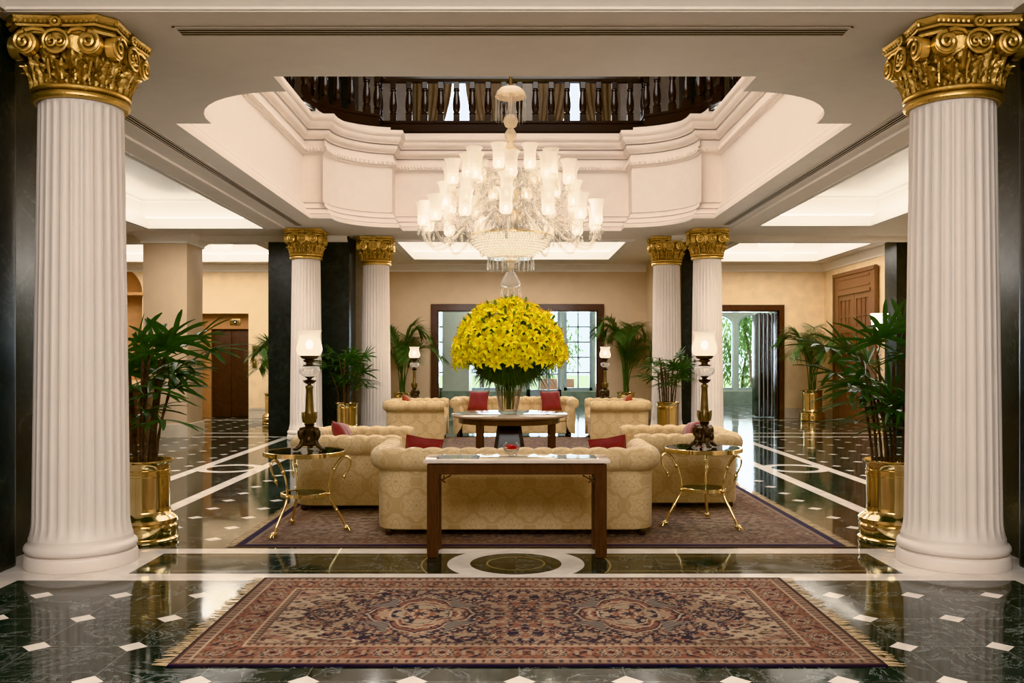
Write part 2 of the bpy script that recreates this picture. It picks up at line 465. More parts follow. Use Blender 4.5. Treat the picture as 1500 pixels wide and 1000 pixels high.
# well walls with their cornices
prof = [(0, ZC), (0, 4.125), (-.012, 4.135), (-.012, 4.148), (-.06, 4.152), (-.06, 4.160), (-.045, 4.165), (-.07, 4.19), (-.08, 4.225), (-.08, 4.248), (-.125, 4.252), (-.125, 4.262), (-.10, 4.266), (-.10, 4.275), (-.125, 4.295), (-.14, 4.33), (-.14, 4.36), (-.19, 4.364), (-.19, 4.376), (-.168, 4.38), (-.17, 4.40),
        (-.17, 5.24), (-.15, 5.25), (-.14, 5.28), (-.11, 5.29), (-.11, 5.37), (-.14, 5.38), (-.14, 5.49), (-.175, 5.495), (-.175, 5.505), (-.12, 5.51), (-.12, 5.525), (-.075, 5.56), (-.055, 5.61), (-.055, 5.655), (-.10, 5.66), (-.10, 5.672), (-.03, 5.676), (-.03, 5.69), (.0, 5.72), (.02, 5.77), (.02, 5.80), (.05, 5.83), (.06, 5.86), (.06, 5.92), (-.30, 5.92), (-.30, 6.06)]
m = MB(); m.sweep(WELL, prof, True); struct(m.build('wall_well', M_WELL, smooth=32))
# egg-and-dart band
m = MB()
inner = off_path(WELL, -.105)
for i in range(len(inner)):
    a = Vector(inner[i]); b = Vector(inner[(i + 1) % len(inner)])
    if (a.y + b.y) / 2 < 8.2: continue
    n = max(1, int((b - a).length / .062))
    for k in range(n):
        p = a.lerp(b, (k + .5) / n); m.ball((p.x, p.y, 5.33), .024, 6, 4, (1, 1, 1.35))
struct(m.build('trim_well_band', M_WELL))
# ceiling trays with hidden cove lights
for nm, (x0, x1, y0, y1) in TRAYS.items():
    r = rect(x0, x1, y0, y1); w = .24
    m = MB(); m.sweep(r, [(.0, ZC - .001), (.0, ZC + .05), (-.02, ZC + .055), (-.02, ZC + .10), (-.05, ZC + .14), (-.05, ZC + .17), (-w, ZC + .17), (-w, ZC + .50), (-w + .05, ZC + .52), (-w + .05, ZC + .56)], True)
    struct(m.build('trim_tray_' + nm, M_TRAY, smooth=30))
    m = MB(); m.holed([rect(x0 - w, x1 + w, y0 - w, y1 + w)], flat(ZC + .56)); struct(m.build('ceiling_tray_' + nm, M_TRAY, smooth=0))
    m = MB(); m.sweep(r, [(-.005, ZC - .001), (-.005, ZC - .03), (-.03, ZC - .04), (-.08, ZC - .04), (-.09, ZC - .02), (-.14, ZC - .018), (-.15, ZC - .03), (-.17, ZC - .03), (-.18, ZC)], True); struct(m.build('trim_tray_frame_' + nm, M_TRAY, smooth=25))
    o = off_path(r, -.17)
    m = MB(); m.sweep(o, [(.02, ZC + .175), (.02, ZC + .20), (-.02, ZC + .20)], True); s_ = m.build('trim_cove_light_' + nm, M_LED, smooth=0); struct(s_)

# front beam, front ceiling and the closed room behind the camera
m = MB(); m.holed([[(-14, ZC), (14, ZC), (14, 4.9), (-14, 4.9)]], lambda a, b: (a, 6.4, b)); struct(m.build('wall_beam_front', M_TRIM, smooth=0))
m = MB(); m.sweep([(14, 6.4), (-14, 6.4)], [(0, 4.075), (.02, 4.08), (.02, 4.10), (.05, 4.13), (.10, 4.17), (.10, 4.22), (.2, 4.3), (.2, 4.36), (0, 4.4)]); struct(m.build('trim_beam_cornice', M_TRIM, smooth=30))
for sx, nm in ((-1, 'left'), (1, 'right')):
    m = MB(); m.box(min(sx * 3.62, sx * 6), max(sx * 3.62, sx * 6), -4.5, 6.42, ZC + .002, 4.9); struct(m.build('trim_front_beam_' + nm, M_TRIM, smooth=0))
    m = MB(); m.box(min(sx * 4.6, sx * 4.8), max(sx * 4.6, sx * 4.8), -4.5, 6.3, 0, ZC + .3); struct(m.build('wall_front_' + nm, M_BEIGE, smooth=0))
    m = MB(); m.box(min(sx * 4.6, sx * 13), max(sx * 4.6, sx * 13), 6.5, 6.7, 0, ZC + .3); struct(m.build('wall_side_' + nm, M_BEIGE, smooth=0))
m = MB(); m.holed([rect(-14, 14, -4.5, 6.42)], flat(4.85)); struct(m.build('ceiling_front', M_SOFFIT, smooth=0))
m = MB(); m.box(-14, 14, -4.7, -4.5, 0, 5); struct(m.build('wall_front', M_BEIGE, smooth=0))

# dark marble piers
def pier(nm, boxes, w=.05):
    m = MB()
    for b in boxes: m.rbox(*b, 0 - .02, ZC + .02, w, 3)
    return struct(m.build(nm, M_GREEN, smooth=50))
pier('wall_pier_near_left', [(-4.6, -3.73, 6.1, 6.74), (-4.6, -3.90, 6.72, 7.7)])
pier('wall_pier_near_right', [(3.855, 4.7, 6.1, 6.74), (4.0, 4.7, 6.72, 7.7)])
pier('wall_pier_middle_left', [(-4.93, -3.27, 18.15, 18.9)], .01)
pier('wall_pier_middle_right', [(3.66, 4.48, 18.86, 19.5)], .01)
pier('wall_pier_side_right', [(8.12, 9.6, 18.6, 19.2)], .01)

# back wall with its openings
YB = 23.5
def px(x): return at(x, YB)
def zpx(y, d=YB): return 1.57 - (y - 525) * d / 1300
DOOR = (px(641), px(875), 0, 2.84); DOOR2 = (5.05, px(1140), 0, 2.84); LIFT = (px(292), px(364), 0, zpx(459))
m = MB()
outer = [(-13, 0), (LIFT[0], 0), (LIFT[0], LIFT[3]), (LIFT[1], LIFT[3]), (LIFT[1], 0), (DOOR[0], 0), (DOOR[0], DOOR[3]), (DOOR[1], DOOR[3]), (DOOR[1], 0),
         (DOOR2[0], 0), (DOOR2[0], DOOR2[3]), (DOOR2[1], DOOR2[3]), (DOOR2[1], 0), (9.5, 0), (9.5, ZC + .6), (-13, ZC + .6)]
ax_, az_, ar_ = -10.4, 3.32, .68
arch = [(ax_ - ar_, 1.0), (ax_ + ar_, 1.0)] + [(ax_ + ar_ * cos(PI * i / 16), az_ + ar_ * sin(PI * i / 16)) for i in range(17)]
m.holed([outer, arch], lambda a, b: (a, YB, b))
for op in (DOOR, DOOR2, LIFT):
    m.sweep([(op[0], 0), (op[0], op[3]), (op[1], op[3]), (op[1], 0)], [(0, 0), (0, .22)])
    # sweep works in plan; turn the last rows into an x-z reveal
    for i in range(len(m.v) - 8, len(m.v)): a, b, z = m.v[i]; m.v[i] = (a, YB + z, b)
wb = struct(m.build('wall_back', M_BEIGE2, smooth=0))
m = MB()
rows = []
for k in range(9):
    t = k / 8 * PI / 2
    rows.append([(ax_ + ar_ * cos(t) * cos(PI * i / 16), YB + .4 * sin(t), az_ + ar_ * cos(t) * sin(PI * i / 16)) for i in range(17)])
m.grid(rows); m.box(ax_ - ar_ - .08, ax_ - ar_, YB + .01, YB + .44, .9, az_ + .05); m.box(ax_ + ar_, ax_ + ar_ + .08, YB + .01, YB + .44, .9, az_ + .05); m.box(ax_ - ar_, ax_ + ar_, YB + .01, YB + .44, .9, .99); m.box(ax_ - ar_ - .1, ax_ + ar_ + .1, YB + .44, YB + .5, .8, az_ + ar_ + .2); m.box(ax_ - ar_, ax_ + ar_, YB + .38, YB + .42, .9, az_); m.box(ax_ - ar_ - .1, ax_ + ar_ + .1, YB - .12, YB + .4, az_ - .08, az_)
struct(m.build('wall_niche', simple('tan niche paint', srgb(196, 150, 104), .6), smooth=50))
# beige panel between the columns is a little pinker than the gilded side walls
m = MB(); m.holed([[(-3.2, 0), (DOOR[0], 0), (DOOR[0], DOOR[3]), (DOOR[1], DOOR[3]), (DOOR[1], 0), (3.62, 0), (3.62, ZC), (-3.2, ZC)]], lambda a, b: (a, YB - .012, b))
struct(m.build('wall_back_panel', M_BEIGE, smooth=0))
crown = [(0, 3.86), (.03, 3.87), (.03, 3.91), (.07, 3.95), (.13, 4.02), (.15, 4.03), (.15, ZC + .01)]
m = MB(); m.sweep([(8.35, 19.2), (8.35, YB), (-13, YB)], crown); struct(m.build('trim_crown_back', M_TRIM, smooth=30))
m = MB()
for a, b in ((-13, LIFT[0] - .02), (LIFT[1] + .02, -3.6), (DOOR2[1] + .1, 8.35)):
    m.box(a, b, YB - .035, YB, 0, .26); m.box(a, b, YB - .045, YB, .22, .26)
struct(m.build('baseboard_back', M_SKIRT, smooth=0))
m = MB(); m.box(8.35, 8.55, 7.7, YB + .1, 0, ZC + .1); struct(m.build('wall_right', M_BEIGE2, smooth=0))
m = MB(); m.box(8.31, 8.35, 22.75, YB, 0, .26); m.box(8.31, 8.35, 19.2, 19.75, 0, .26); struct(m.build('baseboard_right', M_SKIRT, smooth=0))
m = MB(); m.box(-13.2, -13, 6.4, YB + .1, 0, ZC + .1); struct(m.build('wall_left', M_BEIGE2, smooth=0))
# short return walls either side of the middle bay
def arch_wall(nm, x, w, hole):
    m = MB(); l = [(18.9, 0), (YB, 0), (YB, ZC), (18.9, ZC)]
    h = [(20.2, .02), (22.4, .02)] + [(21.3 + 1.1 * cos(PI * i / 14), 2.75 + .85 * sin(PI * i / 14)) for i in range(15)]
    for xx in (x, x + w): m.holed([l] + ([h] if hole else []), lambda a, b: (xx, a, b))
    m.box(x, x + w, 18.9, 18.9001, 0, ZC)
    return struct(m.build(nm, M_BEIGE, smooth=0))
arch_wall('wall_return_left', -3.62, .3, True)
arch_wall('wall_return_right', 3.62, .3, False)
m = MB(); m.rbox(-3.28, -3.02, 18.92, 19.1, 0, ZC, .01); struct(m.build('trim_marble_jamb', M_SKIRT, smooth=40))
# beige pilaster in the lift lobby
m = MB(); m.rbox(-7.31, -6.43, 17.7, 18.62, 0, ZC, .015); struct(m.build('wall_pilaster', M_BEIGE, smooth=40))
pp = [(-7.31, 17.7), (-7.31, 18.62), (-6.43, 18.62), (-6.43, 17.7)]
m = MB(); m.sweep(pp, crown, True); struct(m.build('trim_pilaster_crown', M_TRIM, smooth=30))
m = MB(); m.sweep(pp, [(0, .27), (.025, .26), (.03, .22), (.03, 0)], True); struct(m.build('baseboard_pilaster', M_SKIRT, smooth=30))
# beam line crown of the middle bay
for a, b, nm in ((-13, -3.3, 'left'), (3.3, 8.3, 'right')):
    m = MB(); m.sweep([(b, 18.15), (a, 18.15)], [(0, 3.95), (.02, 3.96), (.08, 4.02), (.1, ZC)]); struct(m.build('trim_bay_' + nm, M_TRIM, smooth=30))

# wooden opening to the far room
def frame(name, op, y, w, dpt, mat, parent=None):
    m = MB(); x0, x1, z0, z1 = op
    for k, (ww, dd) in enumerate(((w, dpt), (w * .62, dpt + .035), (w * .28, dpt + .055))):
        a = (w - ww)
        m.box(x0 - ww, x0, y - dd, y + .02, z0, z1 + ww); m.box(x1, x1 + ww, y - dd, y + .02, z0, z1 + ww); m.box(x0, x1, y - dd, y + .02, z1, z1 + ww)
    m.box(x0, x0 + .03, y, y + .24, z0, z1); m.box(x1 - .03, x1, y, y + .24, z0, z1); m.box(x0 + .03, x1 - .03, y, y + .24, z1 - .03, z1)
    return m.build(name, mat, parent, 30)
struct(frame('trim_opening_frame', DOOR, YB - .012, .17, .05, M_WALNUT))
struct(frame('trim_garden_frame', DOOR2, YB, .15, .05, M_WALNUT))
# folded doors at the garden opening
d1 = struct(bpy.data.objects.new('door_1', None)); COL.objects.link(d1); d1.location = (0, 0, 0)
for k in range(4):
    xk = DOOR2[1] - .1 - k * .11
    m = MB(); m.rbox(xk - .03, xk + .012, YB + .1, YB + .85, .02, 2.78, .008)
    p_ = m.build('folding_panel', M_EBON, d1, 40)
    m = MB(); m.rbox(xk - .052, xk - .031, YB + .08, YB + .14, .03, 2.76, .006); m.build('edge_strip', M_BACKLIT, p_, 40)

# lift
d2 = struct(bpy.data.objects.new('door_2', None)); COL.objects.link(d2)
x0, x1, _, z1 = LIFT
m = MB(); m.box(x0, x1, YB + .22, YB + .6, 0, z1)
m = MB()
m.box(x0, x0 + .24, YB + .22, YB + .34, 0, z1); m.box(x1 - .03, x1, YB + .22, YB + .34, 0, z1); m.box(x0 + .24, x1 - .03, YB + .22, YB + .34, 2.36, z1)
m.build('lift_surround', M_LIFTF, d2, 30)
xm = (x0 + .24 + x1 - .03) / 2
for a, b in ((x0 + .24, xm - .005), (xm + .005, x1 - .03)):
    m = MB(); m.rbox(a, b, YB + .3, YB + .36, .01, 2.36, .006); m.build('lift_door_panel', M_LIFT, d2, 30)
m = MB(); m.box(x0, x1, YB + .36, YB + .5, 0, z1 + .1); m.build('lift_shaft_back', M_DARKGAP, d2, 0)
t = thing('elevator_indicator', 'small brass arrow indicator panel above the dark elevator doors', 'indicator', (px(341), YB + .215, zpx(471)))
m = MB(); m.rbox(-.14, .14, -.012, 0, -.085, .085, .005); m.build('plate', M_BRASSD, t)
m = MB(); m.lathe([(.05, 0), (.05, .012), (.0, .014)], 16, (0, -.012, 0), Matrix.Rotation(PI / 2, 4, 'X')); m.build('dial', M_DARKGAP, t)
m = MB(); m.prism([(-.03, -.02), (.03, -.02), (0, .035)], 0, .006)
m.v = [(x, -.026 - z, y) for x, y, z in m.v]; m.build('arrow', M_TRIM, t, 0)
for y, lb in ((513, 'upper brass lift plate with a dark slot on the beige wall'), (532, 'lower brass call button plate on the beige wall by the lift')):
    t = thing('lift_call_plate', lb, 'lift button plate', (px(373), YB, zpx(y)), 0, 'lift plates')  # call plates of the lift, mounted on the wall
    m = MB(); m.rbox(-.06, .06, -.014, 0, -.125, .125, .005); m.build('plate', M_BRASSD, t)
    m = MB(); m.rbox(-.022, .022, -.022, -.012, -.05, .05, .004) if y < 520 else m.ball((0, -.016, .02), .022, 10, 6, (1, .5, 1)); m.build('button', M_DARKGAP if y < 520 else M_BRASS, t)

# double door on the right wall (opens into view at a slant)
d3 = struct(bpy.data.objects.new('door_3', None)); COL.objects.link(d3); d3.location = (8.35, 0, 0)
ya, yb_, zt = 20.05, 22.55, 3.66
m = MB(); m.box(-.09, .0, ya - .02, ya + .26, 0, zt); m.box(-.09, 0, yb_ - .26, yb_ + .02, 0, zt); m.box(-.088, 0, ya + .26, yb_ - .26, 3.16, zt)
m.box(-.12, -.05, ya - .06, yb_ + .06, zt - .06, zt + .03); m.box(-.115, -.05, ya + .24, yb_ - .24, 3.13, 3.2); m.box(-.12, -.05, ya - .05, ya, 0, zt); m.box(-.12, -.05, yb_, yb_ + .05, 0, zt)
m.box(-.105, -.05, ya + .3, yb_ - .3, 3.28, 3.32); m.box(-.105, -.05, ya + .3, yb_ - .3, 3.5, 3.54)
m.build('door_frame', M_TEAK, d3, 30)
ym = (ya + yb_) / 2
for a, b in ((ya + .26, ym - .01), (ym + .01, yb_ - .26)):
    m = MB(); m.box(-.05, -.01, a, b, 0, 3.13); w = b - a
    for q in (a, b - .12): m.box(-.075, -.04, q, q + .12, 0, 3.13)
    for z in (0, 1.15, 2.2, 3.0): m.box(-.075, -.04, a + .12, b - .12, z, z + (.26 if z == 0 else .13))
    for i in range(1, 3):
        yy = a + .12 + (w - .24) * i / 3
        m.box(-.07, -.04, yy - .018, yy + .018, 1.2, 3.05); m.box(-.07, -.04, yy - .018, yy + .018, .2, 1.2)
    m.box(-.07, -.04, a + .12, b - .12, 1.72, 1.76); m.box(-.07, -.04, a + .12, b - .12, 2.58, 2.62)
    lf = m.build('door_leaf', M_TEAK, d3, 30)
    m = MB(); m.ball((-.1, (b - .06) if a < ym - .5 else (a + .06), 1.08), .03, 10, 6); m.build('door_knob', M_BRASS, lf)

# ------------------------------------------------------------------ far room with windows on the garden
YF = 30.0
wl = [(-5, 0), (10.5, 0), (10.5, 3.7), (-5, 3.7)]
FR = [(at(602, YF), at(733, YF)), (at(771, YF), at(822, YF)), (at(826, YF), at(868, YF))]
zb, ztp = zpx(572, YF), zpx(452, YF)
holes = [rect(FR[0][0], FR[0][1], zb, ztp), rect(FR[1][0], FR[1][1], .1, ztp), rect(FR[2][0], FR[2][1], zb, ztp)]
GW = [(6.25, 7.58), (7.72, 9.0)]
def arch_loop(x0, x1, z0, z1, rise, n=10):
    c = (x0 + x1) / 2; h = (x1 - x0) / 2
    return [(x0, z0), (x1, z0)] + [(c + h * cos(PI * i / n), z1 + rise * sin(PI * i / n)) for i in range(n + 1)]
gz0, gz1 = .52, 2.75
garch = [arch_loop(a, b, gz0, gz1, .32) for a, b in GW]
m = MB(); m.holed([wl] + holes + garch, lambda a, b: (a, YF, b)); m.holed([wl] + holes + garch, lambda a, b: (a, YF + .2, b)); struct(m.build('wall_far', M_PALE, smooth=0))
m = MB(); m.box(-5, FR[1][0] - .02, YF - .04, YF, 0, zb - .03); m.box(FR[1][1] + .02, 10.5, YF - .04, YF, 0, zb - .03); struct(m.build('baseboard_far', M_SAGE, smooth=0))
m = MB(); m.holed([rect(-5, 10.5, YB + .05, YF + .2)], flat(3.68)); struct(m.build('ceiling_far', M_TRAY, smooth=0))
for x, nm in ((-5, 'far_left'), (10.3, 'far_right')):
    m = MB(); m.box(x, x + .2, YB + .05, YF + .2, 0, 3.7); struct(m.build('wall_' + nm, M_PALE, smooth=0))
m = MB(); m.rbox(3.3, 4.6, 27.5, 29.9, 0, 3.68, .02); struct(m.build('wall_far_pier', M_PALE, smooth=40))
m = MB(); m.box(at(648, 28), at(687, 28), 28, 30, 0, 3.68); struct(m.build('wall_far_return', M_PALE, smooth=0))
m = MB(); m.box(at(648, 28) - .01, at(687, 28) + .02, 27.96, 28, 0, .55); struct(m.build('baseboard_far_return', M_SAGE, smooth=0))
def muntins(nm, x0, x1, z0, z1, nx, nz, rail=.1, bot=.1):
    r = struct(bpy.data.objects.new(nm, None)); COL.objects.link(r); r.location = (0, YF + .08, 0)
    m = MB(); m.box(x0, x0 + rail, -.04, .05, z0, z1); m.box(x1 - rail, x1, -.04, .05, z0, z1); m.box(x0, x1, -.04, .05, z1 - rail, z1); m.box(x0, x1, -.04, .05, z0, z0 + bot)
    for i in range(1, nx): q = x0 + rail + (x1 - x0 - 2 * rail) * i / nx; m.box(q - .026, q + .026, -.03, .03, z0 + bot, z1 - rail)
    for i in range(1, nz): q = z0 + bot + (z1 - z0 - rail - bot) * i / nz; m.box(x0 + rail, x1 - rail, -.03, .03, q - .026, q + .026)
    m.build('window_frame', M_BACKLIT, r, 0)
    m = MB(); m.box(x0 + .02, x1 - .02, 0, .008, z0 + .02, z1 - .02); m.build('window_pane', M_PANE, r, 0); return r
muntins('window_1', *FR[0], zb, ztp, 5, 5)
muntins('window_2', *FR[1], .1, ztp, 3, 5, .12, .42)
muntins('window_3', *FR[2], zb, ztp, 2, 5)
for k, ((a, b), lp) in enumerate(zip(GW, garch)):
    r = struct(bpy.data.objects.new('window_%d' % (4 + k), None)); COL.objects.link(r); r.location = (0, YF + .08, 0)
    c = (a + b) / 2; lp2 = [(c + (x - c) * .93, gz0 + .06 + (z - gz0) * .96) for x, z in lp]
    m = MB(); m.holed([lp, lp2], lambda q, z: (q, 0, z)); m.holed([lp, lp2], lambda q, z: (q, -.06, z))
    n = len(lp2); m.grid([[(x, -.06, z) for x, z in lp2], [(x, 0, z) for x, z in lp2]], True)
    m.build('window_frame', M_BACKLIT, r, 0)
    m = MB(); m.holed([lp], lambda q, z: (q, .02, z)); m.build('window_pane', M_PANE, r, 0)

# ------------------------------------------------------------------ mezzanine above
YM = 22.3
base = off_path(WELL, -.30)
m = MB(); m.holed([rect(-13, 13, 5.5, YM + .2), base], flat(6.06)); struct(m.build('floor_mezzanine', simple('mezzanine carpet', (.10, .08, .07), .9), smooth=0))
wins = [(at(640, YM), at(703, YM)), (at(812, YM), at(868, YM))]
m = MB(); m.holed([[(-8, 5.9), (8, 5.9), (8, 9.4), (-8, 9.4)]] + [rect(a, b, 6.5, 8.9) for a, b in wins], lambda a, b: (a, YM, b))
struct(m.build('wall_mezzanine_back', simple('grey plaster', srgb(214, 204, 196), .7), smooth=0))
for x, nm in ((-8, 'left'), (8, 'right')):
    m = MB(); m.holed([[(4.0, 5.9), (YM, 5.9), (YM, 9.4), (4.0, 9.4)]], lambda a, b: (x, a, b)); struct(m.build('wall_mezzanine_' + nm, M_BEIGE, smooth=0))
m = MB(); m.holed([[(-8, 4.8), (8, 4.8), (8, 9.4), (-8, 9.4)]], lambda a, b: (a, 5.5, b)); struct(m.build('wall_mezzanine_front', M_WELL, smooth=0))
m = MB(); m.holed([rect(-8, 8, 4.0, YM + .1)], flat(9.3)); struct(m.build('ceiling_mezzanine', M_TRAY, smooth=0))
pier('wall_mezzanine_pier', [(-4.6, -3.55, 20.2, 20.9)], .01).location = (0, 0, 5.4)
m = MB(); m.rbox(4.0, 4.9, 20.2, 20.9, 6.06, 9.3, .01); struct(m.build('wall_mezzanine_pier_right', M_GREEN, smooth=40))
M_SHEER = simple('self-lit sheer white curtain', (.85, .88, .92), .8, emit=(.82, .9, 1), es=1.6)  # emission put into the cloth in place of daylight behind it
M_DRAPE = simple('taupe drape', srgb(170, 150, 128), .8, var=.15, vscale=4)
def drape(nm, lb, x0, x1, mat, y, amp, waist=None):
    m = MB(); n = 60; rows = []
    for j in range(12):
        t = j / 11; z = 6.1 + 2.85 * t; row = []
        for i in range(n + 1):
            u = i / n; sq = 1.0
            if waist: sq = 1 - waist * math.exp(-((t - .25) / .35) ** 2)
            x = x0 + (x1 - x0) * u * sq if (x1 > x0) else x0 + (x1 - x0) * u * sq
            row.append((x, y + amp * sin(u * (10 * abs(x1 - x0) + 4) * PI), z))
        rows.append(row)
    m.grid(rows); o = m.build(nm, mat, None, 60); return tag(o, lb, 'curtain', 'mezzanine curtains')
for k, (a, b) in enumerate(wins):
    w = struct(bpy.data.objects.new('window_%d' % (6 + k), None)); COL.objects.link(w); w.location = (0, YM + .05, 0)
    m = MB(); m.box(a, a + .07, -.03, .05, 6.5, 8.9); m.box(b - .07, b, -.03, .05, 6.5, 8.9); m.box(a, b, -.03, .05, 6.5, 6.58); m.box(a, b, -.03, .05, 8.82, 8.9); c = (a + b) / 2; m.box(c - .03, c + .03, -.03, .05, 6.5, 8.9); m.box(a, b, -.03, .05, 8.0, 8.05)
    m.build('window_frame', M_BACKLIT, w, 0); m = MB(); m.box(a, b, .0, .006, 6.5, 8.9); m.build('window_pane', M_PANE, w, 0)
    s = 'first' if k == 0 else 'second'; pl = ('left', 'right')[k]
    drape('sheer_curtain', 'bright self-lit sheer white curtain in the %s mezzanine window behind the dark balusters' % pl, a + .06, b - .06, M_SHEER, YM - .06, .02)
    drape('taupe_curtain', 'taupe drape tied back on the outer side of the %s mezzanine window' % pl if k == 0 else 'taupe drape on the inner side of the right mezzanine window', a - .55, a + .42, M_DRAPE, YM - .14, .04, .35)
    drape('taupe_curtain', 'taupe drape on the inner side of the left mezzanine window' if k == 0 else 'taupe drape on the outer side of the right mezzanine window', b + .55, b - .38, M_DRAPE, YM - .14, .04, .35)

# balustrade round the far half of the opening
t = thing('balustrade', 'dark turned wooden balustrade around the opening above the chandelier', 'balustrade', (0, 0, 6.06))
bp = [p for p in off_path(WELL, -.52) if p[1] > 14 and not (abs(p[0] - .05) < 2.655 and p[1] < 17.6)]
bp = [(bp[0][0], 13.2)] + bp + [(bp[-1][0], 13.2)]
print('BP', bp[:3], bp[-3:])
m = MB(); m.sweep(bp, [(.09, 0), (.09, .05), (.06, .08), (.06, .22), (.085, .25), (.085, .29), (-.085, .29), (-.085, 0)]); m.build('base_rail', M_EBON, t, 30)
m = MB(); m.sweep(bp, [(-.06, 1.08), (.06, 1.08), (.09, 1.13), (.09, 1.2), (-.09, 1.2), (-.09, 1.13), (-.06, 1.08)]); m.build('top_rail', M_EBON, t, 30)
BAL = None; h0 = .29
for i in range(len(bp) - 1):
    pass
pts = [Vector(p) for p in bp]; tot = sum((pts[i + 1] - pts[i]).length for i in range(len(pts) - 1)); nb = int(tot / .315)
pr = [(.055, .15), (.072, .17), (.056, .19), (.05, .2), (.068, .235), (.076, .30), (.076, .38), (.066, .48), (.052, .57), (.048, .61), (.064, .63), (.064, .65), (.046, .665)]
for k in range(nb + 1):
    s = tot * k / nb; i = 0
    while i < len(pts) - 2 and s > (pts[i + 1] - pts[i]).length: s -= (pts[i + 1] - pts[i]).length; i += 1
    p = pts[i] + (pts[i + 1] - pts[i]).normalized() * s; dv = pts[i + 1] - pts[i]; a = math.atan2(dv.y, dv.x)
    if p.y < 15.4: continue
    if BAL is None:
        m = MB(); m.rbox(-.06, .06, -.06, .06, h0, h0 + .14, .006, 1); m.lathe([(r, z + h0 - .01) for r, z in pr], 14); m.rbox(-.055, .055, -.055, .055, h0 + .655, 1.085, .006, 1)
        BAL = m.build('baluster', M_EBON, t, 35); o = BAL
    else: o = link('baluster', BAL.data, t)
    o.location = (p.x, p.y, 0); o.rotation_euler = (0, 0, a)

# linear air grilles in the soffit
def vent(lb, x0, x1, y0, y1, along_x):
    t = thing('ceiling_vent', lb, 'air vent', ((x0 + x1) / 2, (y0 + y1) / 2, ZC), 0, 'linear air grilles')
    hx, hy = (x1 - x0) / 2, (y1 - y0) / 2; w = hy if along_x else hx
    m = MB(); m.box(-hx, hx, -hy, hy, -.005, -.001); m.build('backing', M_DARKGAP, t, 0)
    m = MB()
    for s in (-1, 1):
        a = sorted((s * w, s * (w - .014)))
        m.box(-hx, hx, a[0], a[1], -.012, 0) if along_x else m.box(a[0], a[1], -hy, hy, -.012, 0)
        e = hx if along_x else hy; c = sorted((s * e, s * (e - .02)))
        m.box(c[0], c[1], -hy, hy, -.0118, 0) if along_x else m.box(-hx, hx, c[0], c[1], -.0118, 0)
    m.build('frame', M_SOFFIT, t, 0)
    for k in range(3):
        q = -w + 2 * w * (k + 1) / 4
        m = MB(); m.box(-hx + .02, hx - .02, q - .005, q + .005, -.008, -.005) if along_x else m.box(q - .005, q + .005, -hy + .02, hy - .02, -.008, -.005)
        m.build('slat', M_SOFFIT, t, 0)
vent('long slotted air grille running across the front beam soffit', -2.54, 2.59, 6.68, 6.86, True)
vent('long slotted air grille along the left side soffit', -4.02, -3.86, 7.3, 16.7, False)
vent('long slotted air grille along the right side soffit', 3.96, 4.12, 7.3, 16.6, False)
